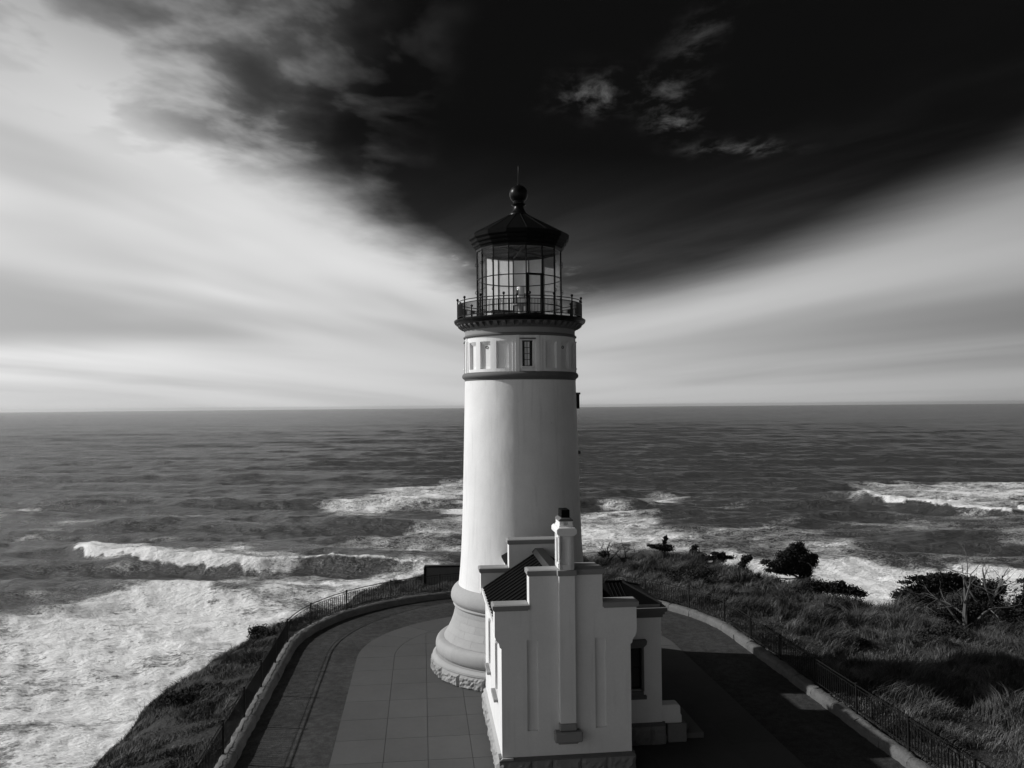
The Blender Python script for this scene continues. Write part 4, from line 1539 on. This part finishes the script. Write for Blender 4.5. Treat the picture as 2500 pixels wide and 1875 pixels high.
def leaves(clumps, n, size, g, flat=0.7):
    """many small leaf faces spread through clump volumes; clumps: (centre, radii)"""
    vol = np.array([c[1][0] * c[1][1] * c[1][2] for c in clumps]) ** 0.75
    cnt = np.maximum(20, (n * vol / vol.sum()).astype(int))
    P = []
    for (c, rad), k in zip(clumps, cnt):
        v = g.normal(size=(k, 3))
        v /= np.linalg.norm(v, axis=1)[:, None]
        rr = g.uniform(0.25, 1.0, k) ** 0.45
        rough = 0.62 + 0.75 * g.uniform(0, 1, k) ** 1.5
        P.append(np.array(c) + v * np.array(rad) * (rr * rough)[:, None])
    P = np.concatenate(P)
    k = len(P)
    s = size * g.uniform(0.5, 1.3, k)
    a = g.normal(size=(k, 3)); a[:, 2] *= flat
    a /= np.linalg.norm(a, axis=1)[:, None]
    b = g.normal(size=(k, 3)); b -= a * (a * b).sum(1)[:, None]
    b /= np.linalg.norm(b, axis=1)[:, None]
    a, b = a * s[:, None], b * (s * 0.45)[:, None]
    V = np.stack([P - a * 0.5 - b * 0.3, P + b, P + a, P - b], 1).reshape(-1, 3)
    Fq = (np.arange(k)[:, None] * 4 + np.arange(4)).astype(np.int32)
    return V, Fq


def tree(name, label, cat, base, clumps, nleaf, size, seed, trunks, mat='leaf', group=None, bare=0, bark='bark'):
    """base in world; clumps and trunks relative to it"""
    g = np.random.default_rng(seed)
    t = thing(name, label, cat, base, 0.0, group)
    mb, tips = MB(), []
    for p, d, L, rad, dep, sp in trunks:
        limb(mb, p, d, L, rad, g, dep, tips, 0.30, sp)
    part('trunk', mb, M[bark], t, smooth=50)
    if clumps:
        V, Fq = leaves(clumps, nleaf, size, g)
        o = link('crown', fast_mesh('crown', V, Fq), M[mat], t)
    return t


def gz(x, y): return float(ground_z(np.array([x]), np.array([y]))[0])


# big windswept evergreen on the brow
x, y = 18.3, 18.6
tree('evergreen_tree', 'large dense dark evergreen leaning on the cliff brow, nearest the surf', 'tree', (x, y, -0.78),
     [((-0.30, 0, 2.35), (0.30, 0.3, 0.40)), ((-0.68, 0, 2.28), (0.30, 0.3, 0.38)), ((-0.25, 0, 1.85), (0.58, 0.5, 0.5)), ((-1.2, 0, 1.75), (0.62, 0.5, 0.42)), ((0.30, 0, 1.5), (0.52, 0.5, 0.4)),
      ((-0.6, 0, 1.3), (0.95, 0.6, 0.5)), ((-1.75, 0, 1.25), (0.55, 0.5, 0.34)), ((-2.55, 0, 1.45), (0.28, 0.2, 0.17)), ((-2.25, 0, 0.92), (0.36, 0.3, 0.13)), ((0.05, 0, 0.85), (0.40, 0.4, 0.45)),
      ((-0.85, 0, 0.88), (0.75, 0.5, 0.28)), ((-1.6, 0, 0.85), (0.5, 0.4, 0.16)), ((0.62, 0, 1.75), (0.22, 0.2, 0.2)), ((0.1, 0, 0.35), (0.3, 0.3, 0.3)), ((-1.0, 0, 2.15), (0.22, 0.2, 0.18))],
     17000, 0.10, 1, [((0.1, 0, -1.0), (-0.12, 0, 1), 2.4, 0.15, 2, 3), ((0.1, 0, 0.2), (-1, 0, 0.42), 2.2, 0.08, 2, 3)])
x, y = 19.0, 15.6
tree('low_shrub', 'low black-green shrub mat on the brow right of the large evergreen', 'shrub', (x, y, -0.80),
     [((-0.9, 0.4, 0.45), (0.7, 0.5, 0.38)), ((0.0, 0.2, 0.4), (0.8, 0.6, 0.38)), ((0.9, 0.0, 0.25), (0.7, 0.5, 0.32)), ((0.5, 0.1, 0.62), (0.25, 0.3, 0.25)), ((1.5, -0.2, 0.1), (0.4, 0.4, 0.2))],
     7000, 0.09, 2, [((-0.2, 0, -0.2), (0.6, 0, 0.6), 0.9, 0.06, 1, 3)])
# small leaning scrub along the rear brow
spec = [
    (9.75, 21.2, 'shrub', 'small flag-shaped dark pine on the rear brow, left of the twin clumps', [((-0.3, 0, 0.45), (0.5, 0.3, 0.16)), ((0.15, 0, 0.38), (0.45, 0.3, 0.24)), ((0.05, 0, 0.75), (0.14, 0.12, 0.2)), ((0.12, 0, 1.05), (0.13, 0.12, 0.16)), ((-0.75, 0, 0.55), (0.25, 0.15, 0.08))], 2600),
    (11.7, 20.4, 'shrub', 'ragged dark shrub on the rear brow with a thin upright tip', [((-0.1, 0, 0.35), (0.3, 0.3, 0.35)), ((0.0, 0, 0.75), (0.22, 0.2, 0.12)), ((0.1, 0, 0.2), (0.5, 0.4, 0.2))], 1900),
    (13.0, 20.0, 'shrub', 'spreading dark shrub on the rear brow with drooping side branches', [((-0.5, 0, 0.45), (0.4, 0.3, 0.16)), ((0.1, 0, 0.4), (0.5, 0.3, 0.26)), ((0.7, 0, 0.5), (0.45, 0.25, 0.1)), ((-0.1, 0, 0.75), (0.3, 0.2, 0.1)), ((0.35, 0, 0.7), (0.2, 0.2, 0.15))], 2800),
    (14.6, 19.4, 'shrub', 'small rounded dark shrub on the brow just left of the large evergreen', [((0.1, 0, 0.65), (0.3, 0.25, 0.28)), ((0.3, 0, 0.8), (0.22, 0.2, 0.2)), ((-0.1, 0, 0.3), (0.25, 0.25, 0.2))], 1700),
]
for i, (x, y, cat, lab, cl, nl) in enumerate(spec):
    tree('brow_shrub', lab, cat, (x, y, gz(x, y) + 0.28), [((a[0] * 1.15, a[1], a[2]), b) for a, b in cl], int(nl * 1.2), 0.085, 20 + i, [((0, 0, -0.2), (0.15, 0, 1), 0.9, 0.045, 1, 3)], group='shrubs along the rear brow')
# two bare bushes
for i, (x, y, lab) in enumerate(((6.1, 21.6, 'leafless spiky bush on the rear brow closest to the tower'),
                                 (7.25, 21.6, 'leafless forked bush on the rear brow, second from the tower'))):
    tree('bare_bush', lab, 'bush', (x, y, gz(x, y) + 0.38),
         [((-0.35, 0, 0.35), (0.35, 0.3, 0.22))] if i == 0 else [((0.0, 0, 0.15), (0.4, 0.3, 0.16))], 700, 0.07, 40 + i,
         [((0, 0, -0.2), (0.05, 0, 1), 1.1, 0.065, 2, 4), ((-0.1, 0, -0.1), (-0.8, 0, 0.7), 0.95, 0.045, 2, 3), ((0.1, 0, -0.1), (0.6, 0, 0.9), 0.95, 0.045, 2, 3)], 'leaf2', 'leafless bushes on the rear brow')
# scrub thicket on the right
x, y = 22.4, 9.6
tree('windswept_shrub', 'wide flat-topped dark shrub combed by wind, behind the bleached branches', 'shrub', (x, y, gz(x, y) + 0.42),
     [((-1.2, 0.3, 0.6), (0.9, 0.5, 0.34)), ((-0.3, 0.2, 0.95), (1.0, 0.5, 0.5)), ((0.8, 0.2, 1.0), (0.9, 0.5, 0.5)), ((-1.0, 0.3, 1.35), (0.7, 0.3, 0.14)), ((-1.7, 0.3, 1.15), (0.5, 0.3, 0.06)),
      ((0.3, 0.2, 1.45), (1.0, 0.4, 0.22)), ((1.5, 0.2, 0.8), (0.6, 0.5, 0.45)), ((-1.9, 0.3, 0.45), (0.6, 0.4, 0.2)), ((0.2, 0, 0.3), (1.9, 0.7, 0.5)), ((-1.1, 0, 0.3), (1.2, 0.6, 0.4)), ((1.6, 0.2, 1.1), (0.7, 0.4, 0.35)), ((0.6, 0.1, -0.1), (2.0, 0.7, 0.35)), ((-1.4, 0.1, 0.0), (1.0, 0.5, 0.3))],
     24000, 0.10, 60, [((-0.3, 0, -0.2), (0.2, 0, 1), 1.4, 0.09, 2, 3), ((0.5, 0, -0.2), (-0.4, 0, 1), 1.6, 0.08, 2, 3)])
x, y = 21.3, 5.3
tree('dead_tree', 'bleached dead tree with tall bare forked branches on the right slope', 'tree', (x, y, gz(x, y) - 0.1),
     [((0.1, 0.5, 0.6), (1.3, 0.5, 0.5)), ((-0.6, 0.6, 0.9), (0.8, 0.4, 0.4)), ((0.8, 0.6, 1.0), (0.9, 0.4, 0.5)), ((0.4, 0.6, 0.2), (1.8, 0.6, 0.35))], 7000, 0.085, 71,
     [((0, 0, 0), (0.05, 0, 1), 2.2, 0.10, 3, 3), ((0.1, 0, 0.1), (-0.7, 0.1, 0.8), 2.0, 0.085, 3, 3), ((0.2, 0, 0.1), (0.8, 0, 0.75), 2.0, 0.085, 3, 3), ((0.1, 0, 0.3), (-0.1, 0, 1), 3.0, 0.075, 2, 3),
      ((-0.1, -0.2, 0.0), (-0.9, -0.2, 0.35), 1.2, 0.05, 2, 3), ((0.3, -0.2, 0.1), (1.0, -0.2, 0.3), 1.3, 0.055, 2, 3)], bark='deadwood')
x, y = 22.8, 6.6
tree('dead_bush', 'tangled bleached bush of bare twigs at the right edge of the slope', 'bush', (x, y, gz(x, y) - 0.1),
     [((0.3, 0.4, 0.5), (1.1, 0.5, 0.5)), ((0.9, 0.4, 0.9), (0.8, 0.4, 0.5)), ((-0.3, 0.4, 0.2), (1.2, 0.5, 0.4))], 6500, 0.085, 73,
     [((0, 0, 0), (-0.2, 0, 1), 1.9, 0.085, 3, 3), ((0.3, 0, 0), (0.5, 0, 0.8), 1.9, 0.08, 3, 3), ((0.6, 0, 0), (-0.1, 0, 1), 2.1, 0.075, 3, 3), ((0.1, -0.1, 0.1), (1.0, -0.1, 0.25), 1.3, 0.045, 1, 3), ((-0.2, -0.1, 0.1), (-0.9, -0.2, 0.5), 1.2, 0.04, 2, 3)], 'leaf2', bark='deadwood')
x, y = 25.0, 6.2
tree('evergreen_tree', 'dark evergreen cut by the right edge of the picture, with one slanting upper bough', 'tree', (x, y, gz(x, y) - 0.1),
     [((0.4, 0, 1.2), (1.0, 0.7, 0.8)), ((0.1, 0, 0.5), (1.0, 0.7, 0.6)), ((1.2, 0, 0.9), (1.0, 0.7, 0.9)), ((-0.15, 0, 2.15), (0.42, 0.2, 0.12)), ((0.25, 0, 1.95), (0.45, 0.25, 0.16)), ((0.6, 0, 1.7), (0.5, 0.3, 0.25))],
     11000, 0.10, 80, [((0.5, 0, -0.1), (-0.1, 0, 1), 1.9, 0.11, 2, 3)])

# low scrub growing through the grass
scrub = [(10.6, 15.6, 1.3, 'low dark scrub patch behind the fence, straight beyond the entrance wing'),
         (13.6, 13.4, 1.0, 'small dark scrub clump on the slope behind the fence bend'),
         (15.6, 15.0, 1.5, 'wide dark scrub patch on the slope below the large evergreen'),
         (19.6, 4.0, 1.1, 'low scrub clump in the grass below the bleached dead tree'),
         (15.2, 3.2, 0.9, 'lone low scrub clump in the grass midway between fence and dead tree'),
         (-12.6, 6.6, 0.9, 'dark scrub clump on the left brow beside the bend of the fence'),
         (-12.9, -2.2, 0.8, 'dark scrub clump on the left slope above the white surf')]
for i, (x, y, k, lab) in enumerate(scrub):
    g = np.random.default_rng(300 + i)
    cl = [((g.uniform(-1, 1) * k, g.uniform(-0.8, 0.8) * k, g.uniform(0.05, 0.22) * k), (g.uniform(0.3, 0.6) * k, g.uniform(0.3, 0.55) * k, g.uniform(0.18, 0.32) * k)) for _ in range(9)]
    tree('low_scrub', lab, 'scrub', (x, y, gz(x, y)), cl, int(3800 * k), 0.07, 310 + i, [((0, 0, -0.1), (0.3, 0, 1), 0.4 * k, 0.03, 1, 3)], 'leaf2', 'low scrub on the slopes')


# ------------------------------------------------------------------ sea haze
def build_haze():
    m = bpy.data.materials.new('sea_haze')
    m.use_nodes = True
    t = m.node_tree
    t.nodes.clear()
    out = t.nodes.new('ShaderNodeOutputMaterial')
    pv = t.nodes.new('ShaderNodeVolumePrincipled')
    pv.inputs['Color'].default_value = (0.92, 0.92, 0.92, 1)
    pv.inputs['Density'].default_value = HAZE
    pv.inputs['Anisotropy'].default_value = 0.5
    t.links.new(pv.outputs[0], out.inputs['Volume'])
    o = part('haze', MB().box(-26000, 26000, -26000, 26000, -52.0, 24.0), m, None)
    tag(o, 'thin pale sea haze lying over the water towards the horizon', kind='stuff')


HAZE = 3.4e-5
build_haze()
